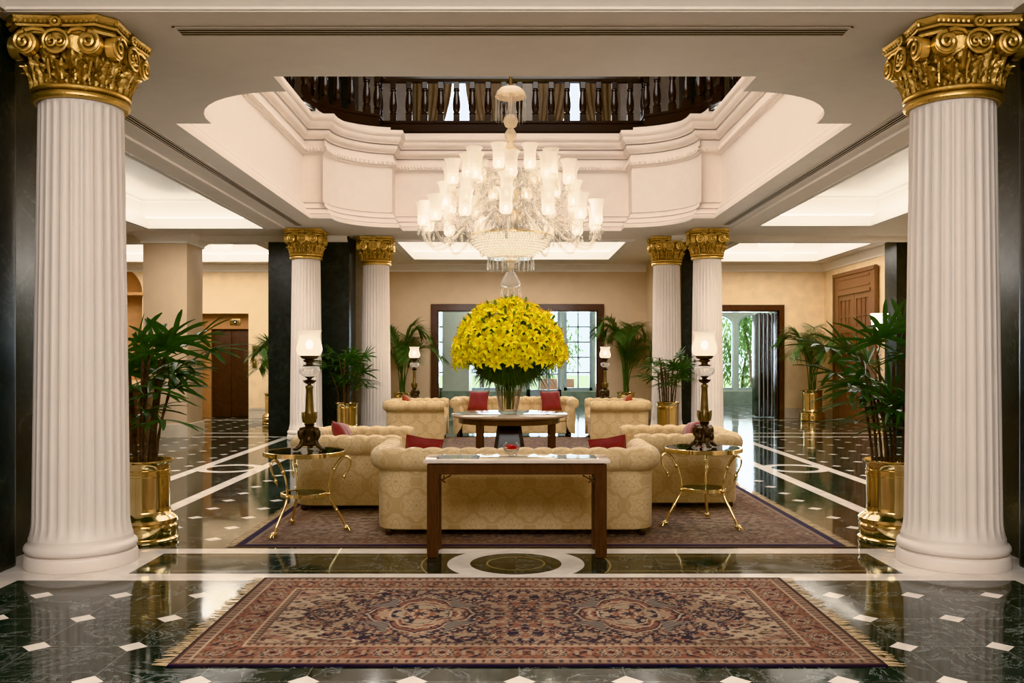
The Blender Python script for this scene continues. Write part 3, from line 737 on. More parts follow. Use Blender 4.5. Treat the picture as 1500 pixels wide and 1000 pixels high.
# ------------------------------------------------------------------ columns
SH_R0, SH_R1 = .345, .302
def make_column(name, label):
    t = thing(name, label, 'column', (0, 0, 0), 0, 'fluted columns with gilded capitals', 'thing')
    z0, z1, NF, K = .215, 3.505, 28, 10
    zs = [z0, z0 + .03, z0 + .06, z0 + .10, z0 + .16] + [z0 + .16 + (z1 - z0 - .32) * i / 14 for i in range(1, 14)] + [z1 - .16, z1 - .10, z1 - .07, z1 - .045, z1 - .03, z1 - .015, z1]
    rows = []
    for z in zs:
        u = (z - z0) / (z1 - z0); R0 = SH_R0 + (SH_R1 - SH_R0) * (u ** 1.15)
        if z < .36: R0 += .022 * ((.36 - z) / .145) ** 2
        e0 = min(1, max(0, (z - z0 - .02) / .09)); e1 = min(1, max(0, (z1 - .022 - z) / .06)); e1 = math.sqrt(1 - (1 - e1) ** 2)
        e = e0 * e1; row = []
        for k in range(NF * K):
            f = (k % K) / K; c = abs(f - .5) / .345
            d = math.sqrt(1 - c * c) * .0135 if c < 1 else 0
            r = R0 - d * e; a = 2 * PI * k / (NF * K); row.append((r * cos(a), r * sin(a), z))
        rows.append(row)
    m = MB(); m.grid(rows, True); m.build('shaft', M_COLUMN, t, 25)
    m = MB(); m.lathe([(.30, .0), (.400, .0), (.405, .012), (.404, .075), (.396, .092), (.376, .099), (.374, .106), (.390, .112), (.401, .130), (.400, .150), (.390, .167), (.376, .176), (.370, .190), (.368, .218), (.30, .218)], 64); m.build('base', M_COLUMN, t, 40)
    # capital: bell with two rows of leaves
    m = MB(); m.lathe([(.2, 3.56), (.325, 3.56), (.318, 3.62), (.325, 3.72), (.35, 3.82), (.36, 3.86), (.36, 3.97), (.2, 3.97)], 48)
    def leaf(a, z0_, h, w, curl, r0):
        n, k = 17, 11; rows = []
        for i in range(n):
            s = i / (n - 1); lob = 1 + .34 * sin(s * 17.0); ww = w * (.62 + .55 * sin(PI * min(1, s * .95)) ** .8) * lob * (1 if s < .85 else 1 - (s - .85) * 2.4)
            zz = z0_ + h * (s if s < .82 else .82 + .18 * sin((s - .82) / .18 * PI * .75) - (s - .82) * .25)
            o = r0 + (3.5 * 0) + curl * s ** 3.2 + .030 * s
            row = []
            for j in range(k):
                q = j / (k - 1) * 2 - 1
                d = .013 * cos(q * PI * 3.5 + 2.2 * s * abs(q)) * (1 - s * .4) + .020 * (1 - abs(q)) - .014 * q * q - (.03 * abs(q) if s > .8 else 0)
                x, r = q * ww / 2, o + d
                row.append((r * cos(a) - x * sin(a), r * sin(a) + x * cos(a), zz - (.02 * q * q)))
            rows.append(row)
        m.grid(rows)
    for k in range(14): leaf(2 * PI * (k + .5) / 14, 3.585, .165, .122, .050, .324)
    for k in range(14): leaf(2 * PI * k / 14, 3.585, .262, .128, .062, .320)
    for k in range(24):
        a = 2 * PI * (k + .25) / 24; m.tube(smooth_path([(.34 * cos(a), .34 * sin(a), 3.62), (.352 * cos(a), .352 * sin(a), 3.7), (.385 * cos(a + .03), .385 * sin(a + .03), 3.76)], 3), [.010, .011, .012, .013, .014, .014, .006], 5)
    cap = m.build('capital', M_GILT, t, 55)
    m = MB(); m.lathe([(.28, 3.495), (.332, 3.495), (.35, 3.512), (.352, 3.53), (.342, 3.545), (.334, 3.55), (.352, 3.562), (.356, 3.578), (.346, 3.592), (.328, 3.597), (.28, 3.597)], 56); m.build('neck_ring', M_GILTS, cap, 40)
    # abacus with cut corners and slightly hollow sides
    def aba(h, c, hollow):
        p = []
        for k in range(4):
            a = k * PI / 2
            for i in range(9):
                u = -1 + 2 * i / 8; x = u * (h - c); y = -h + hollow * (1 - u * u); p.append((x * cos(a) - y * sin(a), x * sin(a) + y * cos(a)))
        return p
    rows = []
    for h, z in ((.36, 3.94), (.385, 3.945), (.388, 3.965), (.372, 3.975), (.375, 3.985), (.40, 3.99), (.405, 4.005), (.392, 4.012), (.412, 4.045), (.418, 4.064), (.3, 4.064)):
        rows.append([(x, y, z) for x, y in aba(h, .115, .022)])
    m = MB(); m.grid(rows, True)
    for k in range(4):
        a = k * PI / 2
        for i in range(17):
            x = -.30 + .60 * i / 16
            if abs(x) < .05: continue
            y = -.402 + .02 * (1 - (x / .3) ** 2); m.ball((x * cos(a) - y * sin(a), x * sin(a) + y * cos(a), 4.03), .014, 5, 4, (1, 1, 1.3))
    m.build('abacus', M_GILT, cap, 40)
    def spiral(cx, cz, r0, turns, sgn, y, tr, a0=PI / 2):
        n = int(turns * 14); return [(cx + sgn * r0 * (1 - .86 * i / n) * cos(a0 - 2 * PI * turns * i / n), y - .012 * i / n, cz + r0 * (1 - .86 * i / n) * sin(a0 - 2 * PI * turns * i / n)) for i in range(n + 1)]
    mv = MB(); mv.tube(spiral(0, 0, .062, 1.9, 1, -.012, .01), [.0125] * 26 + [.014], 6); mv.lathe([(.001, .05), (.066, .05), (.066, -.006), (.05, -.012), (.001, -.012)], 20, (0, 0, 0), Matrix.Rotation(-PI / 2, 4, 'X'))
    mv.tube([(-.01, -.016, .066), (-.05, -.012, .078), (-.1, -.006, .072), (-.125, .0, .05)], [.013, .012, .011, .008], 6)
    V1 = None
    MED = None
    for k in range(4):
        a = k * PI / 2
        for sgn in (1, -1):
            lx = sgn * .235; ly = -.375; p = (lx * cos(a) - ly * sin(a), lx * sin(a) + ly * cos(a), 3.875)
            o = mv.build('volute', M_GILTS, cap, 45) if V1 is None else link('volute', V1.data, cap)
            V1 = V1 or o; o.location = p; o.rotation_euler = (0, 0, a); o.scale = (sgn * 1.28, 1.1, 1.28)
        if MED is None:
            m = MB()
            ring = [(.078 * cos(2 * PI * i / 24), -.03, .072 * sin(2 * PI * i / 24)) for i in range(25)]
            m.tube(ring, .0105, 6, False)
            for sg in (1, -1): m.tube(spiral(sg * .027, 0, .04, 1.6, sg, -.02, .009, PI / 2), .0095, 6)
            m.lathe([(.001, .06), (.074, .06), (.074, 0), (.001, 0)], 20, (0, -.01, 0), Matrix.Rotation(-PI / 2, 4, 'X'))
            MED = m.build('medallion', M_GILTS, cap, 45)
            m = MB()
            for q in range(12): b = 2 * PI * q / 12; m.ball((.030 * cos(b), -.008, .030 * sin(b)), .014, 6, 4, (1, .8, 1))
            m.ball((0, -.012, 0), .018, 8, 5); m.lathe([(.001, .03), (.044, .03), (.044, 0), (.001, 0)], 16, (0, 0, 0), Matrix.Rotation(-PI / 2, 4, 'X'))
            ROS = m.build('rosette', M_GILTS, cap, 50); o, q = MED, ROS
        else: o, q = link('medallion', MED.data, cap), link('rosette', ROS.data, cap)
        ly = -.375; o.location = (-ly * sin(a), ly * cos(a), 3.878); o.rotation_euler = (0, 0, a); o.scale = (1.14, 1, 1.14)
        ly = -.395; q.location = (-ly * sin(a), ly * cos(a), 4.02); q.rotation_euler = (0, 0, a)
    return t
c0 = make_column('fluted_column', 'large white fluted column with gilded capital in front of the left dark marble pier')
c0.location = (-3.30, 6.85, .001)
dup(c0, (3.42, 6.85, .001), 0, 'large white fluted column with gilded capital in front of the right dark marble pier')
dup(c0, (-3.97, 17.35, .001), 0, 'distant white fluted column with gilded capital against the dark marble wall behind the left lamp', (.9, .9, .9995))
dup(c0, (3.87, 17.35, .001), 0, 'distant white fluted column with gilded capital directly behind the right glass shaded table lamp', (.9, .9, .9995))
dup(c0, (-2.77, 18.45, .001), 0, 'distant white fluted column between the potted palm and the pale armchair, left of the doorway', (.9, .9, .9995))
dup(c0, (3.27, 18.45, .001), 0, 'distant white fluted column behind the brass planter, right of the doorway', (.9, .9, .9995))

# ------------------------------------------------------------------ rugs
def hashn(ix, iy, s):
    h = (ix.astype(np.int64) * 374761393 + iy.astype(np.int64) * 668265263 + s * 1442695041) & 0xffffffff
    h = ((h ^ (h >> 13)) * 1274126177) & 0xffffffff
    return ((h ^ (h >> 16)) & 0xffff) / 65535.0
def vnoise(x, y, s):
    ix, iy = np.floor(x), np.floor(y); fx, fy = x - ix, y - iy; fx = fx * fx * (3 - 2 * fx); fy = fy * fy * (3 - 2 * fy)
    a, b, c, d = hashn(ix, iy, s), hashn(ix + 1, iy, s), hashn(ix, iy + 1, s), hashn(ix + 1, iy + 1, s)
    return a + (b - a) * fx + (c - a) * fy + (a - b - c + d) * fx * fy
NAVY, TAN, RUST, CREAM, BROWN, SLATE, ROSE = [np.array(srgb(*c)) for c in ((22, 24, 50), (166, 134, 104), (140, 84, 62), (188, 162, 130), (88, 58, 46), (98, 94, 92), (154, 108, 86))]
def rug_colors(U, V, W, H, faded):
    """Colours of a Persian rug; U, V in metres from its corner. Four-fold mirrored."""
    x = np.abs(U - W / 2); y = np.abs(V - H / 2); ex = W / 2 - x; ey = H / 2 - y; e = np.minimum(ex, ey)
    n_ = U.shape; col = np.empty(n_ + (3,)); col[:] = TAN
    def put(mask, c, k=1.0): col[mask] = col[mask] * (1 - k) + c * k
    # flowing motifs shared by the whole rug
    wx = x + .035 * np.sin(y * 21) + .02 * np.sin(y * 47 + 1); wy = y + .035 * np.sin(x * 19) + .02 * np.sin(x * 43 + 2)
    P = .17
    fa = np.abs((wx / P) % 1 - .5) * 2; fb = np.abs((wy / P) % 1 - .5) * 2
    g = vnoise(x * 26, y * 26, 3); g2 = vnoise(x * 60, y * 60, 5); g3 = vnoise(x * 34 + 9, y * 34, 8)
    # field
    fld = e > .36
    cx, cy = W / 2 - .36, H / 2 - .36
    loz = x / (cx * 1.0) + (y / cy) ** 2 * .36
    put(fld, CREAM * .62 + TAN * .38)
    sp = fld & (g3 > .57); put(sp, ROSE); put(fld & (g > .68), BROWN); put(fld & (g2 > .72), NAVY, .7); put(fld & (np.abs(np.sin((x + y) * 46)) < .16) & (g3 < .45), BROWN, .6)
    dark = fld & (loz + .07 * np.sin(y * 40) + .05 * np.sin(x * 33) < 1)
    put(dark, NAVY)
    vine = dark & (np.abs(np.sin(wx * 52) * np.cos(wy * 50) + .5 * np.sin((wx + wy) * 33)) < .12); put(vine, TAN * .75 + BROWN * .25)
    put(dark & (g > .70), TAN * .85); put(dark & (g3 > .74), RUST * .9); put(dark & (g2 > .80), CREAM * .9)
    ros = dark & ((fa - .5) ** 2 + (fb - .5) ** 2 < .034); put(ros, ROSE); put(dark & ((fa - .5) ** 2 + (fb - .5) ** 2 < .012), CREAM * .9)
    put(fld & (np.abs(loz + .07 * np.sin(y * 40) + .05 * np.sin(x * 33) - 1.02) < .03), CREAM)
    # twin medallions
    mx = np.abs(x - W * .172); my = y; rr = np.abs(mx / (W * .085)) + np.abs(my / (H * .205)) * 1.0
    rr = rr + .07 * np.cos(np.arctan2(my, mx + 1e-6) * 8)
    put(fld & (rr < 1.15), CREAM * .7 + TAN * .3); put(fld & (rr < 1.10), NAVY); put(fld & (rr < 1.05), RUST * .9); put(fld & (rr < 1.05) & (g2 > .62), NAVY); put(fld & (np.abs(rr - .86) < .03), CREAM); put(fld & (rr < 1.0) & (g > .62), TAN)
    q = (mx > W * .045) & (my > H * .085) & (rr < 1.5) & (mx < W * .105) & (my < H * .21)
    put(fld & q, SLATE); put(fld & q & (np.abs(np.sin((mx + my) * 75)) < .3), TAN)
    put(fld & (rr < .70), CREAM); put(fld & (rr < .65), NAVY); put(fld & (rr < .62) & (g3 > .45), CREAM * .8); put(fld & (rr < .36), RUST); put(fld & (rr < .3) & (g2 > .6), CREAM); put(fld & (rr < .12), NAVY)
    # borders
    s = np.where(ex < ey, y, x)            # along the border
    put(e <= .36, TAN * .75 + ROSE * .25); put((e <= .36) & (e > .345), NAVY, .7); put((e <= .345) & (e > .31) & (np.abs((s / .045) % 1 - .5) < .22), BROWN)
    put((e <= .31) & (e > .30), CREAM)
    mb = (e <= .30) & (e > .10); put(mb, RUST)
    put(mb & (g3 > .6), ROSE); put(mb & (g2 > .66), BROWN)
    bl = ((s / .30) % 1 - .5) * .30; bo = e - .20
    th = np.arctan2(bo, bl); rad = np.hypot(bl, bo) / (1 + .18 * np.cos(8 * th))
    put(mb & (rad < .072), TAN); put(mb & (rad < .06), NAVY); put(mb & (rad < .048), CREAM); put(mb & (rad < .034), RUST); put(mb & (rad < .016), NAVY)
    bl2 = ((s / .30 + .5) % 1 - .5) * .30
    put(mb & (np.abs(bl2 - .045 * np.sin(bo * 42)) < .016) & (np.abs(bo) < .075), NAVY); put(mb & (np.abs(np.abs(bl2) - .035) < .012) & (np.abs(bo) < .04), TAN)
    put((e <= .10) & (e > .09), CREAM); put((e <= .09) & (e > .035), TAN * .6 + ROSE * .4); put((e <= .085) & (e > .04) & (np.abs((s / .05) % 1 - .5) < .18), NAVY, .8)
    put((e <= .035), BROWN); put(e <= .02, NAVY)
    gm = col.mean(-1, keepdims=True); col = (col * .86 + gm * .14) * 1.02
    col *= (.80 + .4 * vnoise(U * 3.1, V * 3.1, 21))[..., None]
    if faded:
        col = col * .55 + np.array(srgb(122, 104, 92)) * .45; col[e <= .085] = np.array((.010, .010, .055)); col[e <= .022] = TAN * .5
    return np.clip(col, 0, 1)
M_RUG = rug_material()
M_FRINGE = simple('cream cotton fringe', srgb(196, 170, 134), .95, var=.2, vscale=30)
def rug(name, label, x0, x1, y0, y1, step, faded, fr):
    t = thing(name, label, 'rug', ((x0 + x1) / 2, (y0 + y1) / 2, 0))
    W, H = x1 - x0, y1 - y0; nx, ny = int(W / step), int(H / step)
    u = np.linspace(0, W, nx + 1); v = np.linspace(0, H, ny + 1); UU, VV = np.meshgrid(u, v)
    z = np.full_like(UU, .010) + .0012 * (vnoise(UU * 2.5, VV * 2.5, 4) - .5)
    edge = (UU < 1e-6) | (VV < 1e-6) | (UU > W - 1e-6) | (VV > H - 1e-6); z[edge] = .002
    co_ = np.stack([UU - W / 2, VV - H / 2, z], -1).reshape(-1, 3)
    ii = np.arange((nx + 1) * (ny + 1)).reshape(ny + 1, nx + 1)
    fc = np.stack([ii[:-1, :-1], ii[:-1, 1:], ii[1:, 1:], ii[1:, :-1]], -1).reshape(-1, 4)
    me = bpy.data.meshes.new('pile'); me.vertices.add(len(co_)); me.vertices.foreach_set('co', co_.ravel())
    me.loops.add(fc.size); me.loops.foreach_set('vertex_index', fc.ravel().astype(np.int32)); me.polygons.add(len(fc)); me.polygons.foreach_set('loop_start', np.arange(0, fc.size, 4, dtype=np.int32))
    me.update(calc_edges=True); me.validate()
    at_ = me.attributes.new('weave', 'FLOAT_COLOR', 'POINT'); c = np.ones((len(co_), 4)); c[:, :3] = rug_colors(UU, VV, W, H, faded).reshape(-1, 3)
    at_.data.foreach_set('color', c.ravel()); me.materials.append(M_RUG); me.shade_smooth(); link('pile', me, t)
    for s in (-1, 1):
        m = MB(); n = int(H / .016)
        for k in range(n):
            y = -H / 2 + H * (k + .5) / n + RND.uniform(-.006, .006); l = fr * RND.uniform(.75, 1.15); d = RND.uniform(-.03, .03); xx = s * W / 2
            m.grid([[(xx - s * .004, y - .006, .006), (xx - s * .004, y + .006, .006)], [(xx + s * l * .5, y - .006 + d * .4, .006), (xx + s * l * .5, y + .006 + d * .4, .006)], [(xx + s * l, y - .003 + d, .003), (xx + s * l, y + .003 + d, .003)]])
        m.build('fringe', M_FRINGE, t, 0)
    return t
rug('persian_rug', 'rust and navy Persian rug with twin medallions lying alone in front of the console table', -1.75, 1.935, 4.515, 6.335, .0075, False, .085)
rug('persian_rug', 'large faded brown Persian rug with navy edge line under the sofas and armchairs', -2.3, 2.82, 7.385, 17.72, .024, True, .09)

# ------------------------------------------------------------------ chesterfield seats
M_DAMASK = damask('gold damask upholstery', srgb(214, 188, 146), srgb(176, 146, 102))
M_FOOT = wood('dark turned foot', srgb(40, 24, 18))
M_RED = simple('burgundy velvet cushion cloth', srgb(124, 32, 36), .6, var=.18, vscale=9, bump=.15, bscale=140, sheen=.4)
M_RUSTC = simple('rust orange cushion cloth', srgb(158, 72, 34), .6, var=.15, vscale=9, bump=.15, bscale=140, sheen=.3)
def seat_proto(name, label, cat, W, D, ncush, group):
    t = thing(name, label, cat, (0, 0, 0), 0, group)
    a = W / 2 - .09; yb = D / 2 - .09; yf = -D / 2; R_ = .13
    path = []; L = []
    def push(p, nrm):
        if path: L.append(L[-1] + (Vector(p) - Vector(path[-1][0])).length)
        else: L.append(0.0)
        path.append((p, nrm))
    stp = .014
    n = int((yb - R_ - yf) / stp)
    for i in range(n + 1): push((-a, yf + (yb - R_ - yf) * i / n), (-1, 0))
    na = int(R_ * PI / 2 / stp) + 1
    for i in range(1, na): g = PI - PI / 2 * i / na; push((-a + R_ + R_ * cos(g), yb - R_ + R_ * sin(g)), (cos(g), sin(g)))
    nb_ = int((2 * a - 2 * R_) / stp)
    for i in range(nb_ + 1): push((-a + R_ + (2 * a - 2 * R_) * i / nb_, yb), (0, 1))
    for i in range(1, na): g = PI / 2 - PI / 2 * i / na; push((a - R_ + R_ * cos(g), yb - R_ + R_ * sin(g)), (cos(g), sin(g)))
    for i in range(n + 1): push((a, yb - R_ - (yb - R_ - yf) * i / n), (1, 0))
    T = L[-1]; npl = round(T / .165); pit = T / npl
    prof = [(.085, .062, 0), (.09, .078, 0), (.09, .25, 0), (.09, .40, 0), (.09, .52, 0), (.088, .562, 0)]
    for i in range(19):
        g = math.radians(-70 + 285 * i / 18); prof.append((.062 + .104 * cos(g), .672 + .104 * sin(g), min(1, max(0, (g + .1) / .8))))
    prof += [(-.045, .575, 1), (-.062, .53, 1), (-.075, .48, 1), (-.085, .43, 1), (-.09, .36, 1), (-.09, .22, 0), (.0, .068, 0)]
    cum = [0]
    for i in range(1, len(prof)): cum.append(cum[-1] + math.hypot(prof[i][0] - prof[i - 1][0], prof[i][1] - prof[i - 1][1]))
    def ring(i):
        (p, nr), s = path[i], L[i]; row = []
        f = (s / pit) % 1; d1 = min(f, 1 - f) * pit
        for j, (o, z, k) in enumerate(prof):
            dz = 0
            if k > 0:
                v = (cum[j] - cum[12]) / .125
                crease = .010 * math.exp(-(d1 / .010) ** 2)
                # buttons in a half-drop lattice
                bt = 0
                for vv, off in ((0.9, 0), (2.0, .5), (3.1, 0)):
                    g_ = ((s / pit + off) % 1); dd = min(g_, 1 - g_) * pit; bt = max(bt, math.exp(-((dd / .026) ** 2 + ((v - vv) * .125 / .026) ** 2)))
                puff = .0045 * math.sin(PI * f) ** 2
                dz = (crease * (1 if v < 1 else .35) + .024 * bt - puff) * k
            if 6 <= j <= 24: cx_, cz_ = .062, .672; q = 1 - dz / .104; o2, z2 = cx_ + (o - cx_) * q, cz_ + (z - cz_) * q
            else: o2, z2 = o + dz, z
            row.append((p[0] + nr[0] * o2, p[1] + nr[1] * o2, z2))
        return row
    c1 = n + na // 2; c2 = len(path) - 1 - c1
    for nm, i0_, i1_, cap in (('arm', 0, c1, 'a'), ('back', c1, c2, ''), ('arm', c2, len(path) - 1, 'b')):
        rows = [ring(i) for i in range(i0_, i1_ + 1)]; uvs = [[(L[i], cum[j]) for j in range(len(prof))] for i in range(i0_, i1_ + 1)]
        m = MB(); b = m.grid(rows, False, uvs); N = len(prof)
        if cap:
            e = rows[0] if cap == 'a' else rows[-1]; s = -1
            # padded front scroll with a raised piping line
            ins = [((q[0] - (0)) , q[1] - .012, q[2]) for q in e]
            cxx = sum(q[0] for q in e) / N; czz = sum(q[2] for q in e) / N
            in2 = [(cxx + (q[0] - cxx) * .86, q[1] - .018, czz + (q[2] - czz) * .955) for q in e]
            b2 = m.grid([e, ins, in2], True)
            idx = [b2 + 2 * N + k for k in range(N)]
            loop = [Vector((in2[k][0], in2[k][2], 0)) for k in range(N)]
            for tr in tessellate_polygon([loop]):
                m.face([idx[q] for q in tr], [(in2[q][0], in2[q][2]) for q in tr])
        m.build(nm, M_DAMASK, t, 60)
    def padded(nm, x0, x1, y0, y1, z0, z1, w, mat=M_DAMASK):
        m = MB(); m.rbox(x0, x1, y0, y1, z0, z1, w, 3)
        o = m.build(nm, mat, t, 50); me = o.data; l = me.uv_layers.new(name='UVMap')
        for p in me.polygons:
            ax = max(range(3), key=lambda q: abs(p.normal[q]))
            for li in p.loop_indices:
                c = me.vertices[me.loops[li].vertex_index].co; l.data[li].uv = ((c.y, c.z), (c.x, c.z), (c.x, c.y))[ax]
        return o
    padded('seat_base', -a + .088, a - .088, yf + .02, yb - .08, .068, .30, .02)
    w = (2 * a - .19) / ncush
    for k in range(ncush): padded('seat_cushion', -a + .095 + w * k + .004, -a + .095 + w * (k + 1) - .004, yf + .005, yb - .095, .295, .45, .045)
    for sx in (-1, 1):
        for sy in (-1, 1):
            m = MB(); m.lathe([(.028, 0), (.036, .015), (.04, .04), (.03, .06), (.042, .08), (.045, .1)], 14, (sx * (a - .02), (yf + .07) if sy < 0 else (yb - .0), 0)); m.build('foot', M_FOOT, t, 40)
    return t
RZ = .013
sofa = seat_proto('chesterfield_sofa', 'gold damask chesterfield sofa seen from behind, with its back to the console table', 'sofa', 2.45, .95, 3, 'gold damask chesterfield seats')
sofa.location = (.055, 7.765 + .475, RZ); sofa.rotation_euler = (0, 0, PI)
dup(sofa, (.10, 18.25, 0), 0, 'gold damask chesterfield sofa facing forward beyond the round marble table')
chair = seat_proto('chesterfield_armchair', 'wide gold damask armchair beside the left brass side table, arm toward the front', 'armchair', 1.27, 1.08, 1, 'gold damask chesterfield seats')
chair.location = (-1.66, 9.67, RZ); chair.rotation_euler = (0, 0, PI / 2)
dup(chair, (1.86, 9.84, RZ), -PI / 2, 'wide gold damask armchair directly behind the right brass side table')
dup(chair, (-1.76, 17.03, RZ), PI / 2, 'gold damask armchair left of the round marble table, far side of the rug')
dup(chair, (2.06, 17.03, RZ), -PI / 2, 'gold damask armchair right of the round marble table, far side of the rug')

def cushion_mesh(s=.42, th=.15):
    m = MB(); n = 14; top, bot = [], []
    for j in range(n + 1):
        a, b = [], []
        for i in range(n + 1):
            u, v = i / n * 2 - 1, j / n * 2 - 1
            k = max(0, (1 - u ** 4) * (1 - v ** 4)) ** .55; pin = 1 - .10 * (1 - u * u) * 0 - .075 * (abs(u) ** 2 * 0 + (1 - abs(v)) * abs(u) ** 8 + 0); pin2 = 1 - .075 * (1 - abs(u)) * abs(v) ** 8
            x, y = u * s / 2 * pin, v * s / 2 * pin2; z = th / 2 * k + .004 * sin(9 * u + 4 * v) * k
            a.append((x, y, z)); b.append((x, y, -z))
        top.append(a); bot.append(b)
    m.grid(top); m.grid([r[::-1] for r in bot])
    ed = top[0] + [r[-1] for r in top[1:]] + top[-1][::-1][1:] + [r[0] for r in top[::-1]][1:]
    m.tube(ed, .006, 5, False)
    return m
CUS = None
def cushion(lb, loc, rot, mat=M_RED, s=1.0):
    global CUS
    if CUS is None: CUS = cushion_mesh()
    o = CUS.build('throw_cushion', mat, None, 50, loc, rot); o.scale = (s, s, s)
    return tag(o, lb, 'cushion', 'throw cushions on the chesterfields')
cushion('burgundy throw cushion at the left end of the far sofa', (-.64, 18.33, .70), (math.radians(68), 0, math.radians(-16)))
cushion('burgundy throw cushion at the right end of the far sofa', (.86, 18.33, .70), (math.radians(68), 0, math.radians(14)))
rd = math.radians
cushion('burgundy cushion whose corner shows over the left end of the front sofa', (-.80, 8.16, .690), (rd(74), rd(-9), PI + .12), s=.8)
cushion('burgundy cushion whose corner shows over the right end of the front sofa', (.92, 8.16, .690), (rd(74), rd(9), PI - .12), s=.8)
cushion('burgundy cushion leaning in the armchair beside the left bronze lamp', (-1.83, 9.85, .68), (rd(66), rd(8), rd(82)), s=.95)
cushion('burgundy cushion in the armchair behind the right bronze lamp base', (2.03, 9.98, .68), (rd(66), rd(-8), rd(-82)), s=.95)
cushion('rust cushion on the far left armchair below the glowing lamp', (-1.93, 17.03, .68), (rd(66), rd(8), rd(86)), M_RUSTC, .95)
cushion('rust cushion on the far right armchair in front of the areca palm', (2.23, 17.03, .68), (rd(66), rd(-8), rd(-86)), M_RUSTC, .95)

# ------------------------------------------------------------------ console table
M_TOP = simple('white marble table top', srgb(218, 206, 194), .06, var=.12, vscale=5)
M_INSET = simple('grey marble inset', srgb(150, 140, 132), .05, var=.2, vscale=6)
t = thing('console_table', 'dark wood console table with white marble top standing against the front sofa back', 'console table', (.06, 7.18, 0))
m = MB(); m.rbox(-.735, .735, -.205, .205, .745, .775, .008, 2); m.build('marble_top', M_TOP, t, 40)
m = MB(); m.box(-.64, -.30, -.13, .13, .7748, .7756); m.box(.30, .64, -.13, .13, .7748, .7756); m.build('marble_inset', M_INSET, t, 0)
m = MB()
for y in (-.175, .155): m.box(-.69, .69, y, y + .02, .655, .745); m.box(-.705, .705, min(y - .006, y), y + .026, .655, .672)
for x in (-.69, .67): m.box(x, x + .02, -.17, .17, .655, .745)
m.build('apron', M_MAHOG, t, 0)
for sx in (-1, 1):
    for sy in (-1, 1):
        m = MB(); cx_, cy_ = sx * .665, sy * .155
        m.rbox(cx_ - .04, cx_ + .04, cy_ - .04, cy_ + .04, 0, .735, .004, 1)
        for k in (-1, 0, 1):
            m.rbox(cx_ + k * .024 - .008, cx_ + k * .024 + .008, cy_ - .044, cy_ + .044, .02, .735, .003, 1); m.rbox(cx_ - .044, cx_ + .044, cy_ + k * .024 - .008, cy_ + k * .024 + .008, .02, .735, .003, 1)
        m.build('leg', M_MAHOG, t, 30)
    m = MB(); s = sx; y = -.16
    for pts_ in ([(.62, .565), (.60, .60), (.56, .628), (.52, .648)], [(.62, .60), (.585, .61), (.575, .645)], [(.615, .64), (.58, .60), (.565, .59)]):
        m.tube([(s * p, y, q) for p, q in pts_], .007, 6)
    m.box(min(s * .62, s * .628), max(s * .62, s * .628), y - .008, y + .008, .56, .655); m.build('corner_bracket', M_MAHOG, t, 40)
M_CRYS = crystal('clear cut crystal', .62, .04, .05)
M_CLEAR = crystal('clear glass', .92, .0, .03, (.30, .32, .32), .05)
t = thing('glass_bowl', 'small round glass bowl of red petals on the console table', 'bowl', (.017, 7.2, .7762))
m = MB(); m.lathe([(.001, 0), (.034, 0), (.036, .006), (.02, .016), (.03, .026), (.058, .045), (.068, .07), (.062, .098), (.048, .118), (.047, .116), (.060, .096), (.064, .07), (.054, .047), (.001, .03)], 28); m.build('bowl', M_CLEAR, t, 40)
m = MB()
for k in range(46):
    a, r = RND.uniform(0, 6.28), RND.uniform(0, .048); m.ball((r * cos(a), r * sin(a), .06 + RND.uniform(0, .034)), .013, 6, 4, (1, 1, .45))
o = m.build('petals', simple('red petals', srgb(190, 18, 28), .5, var=.25, vscale=30), t, 60); o['kind'] = 'stuff'
m = MB(); m.lathe([(.001, .03), (.052, .047), (.060, .062), (.001, .062)], 24); m.build('water', M_CLEAR, t, 40)

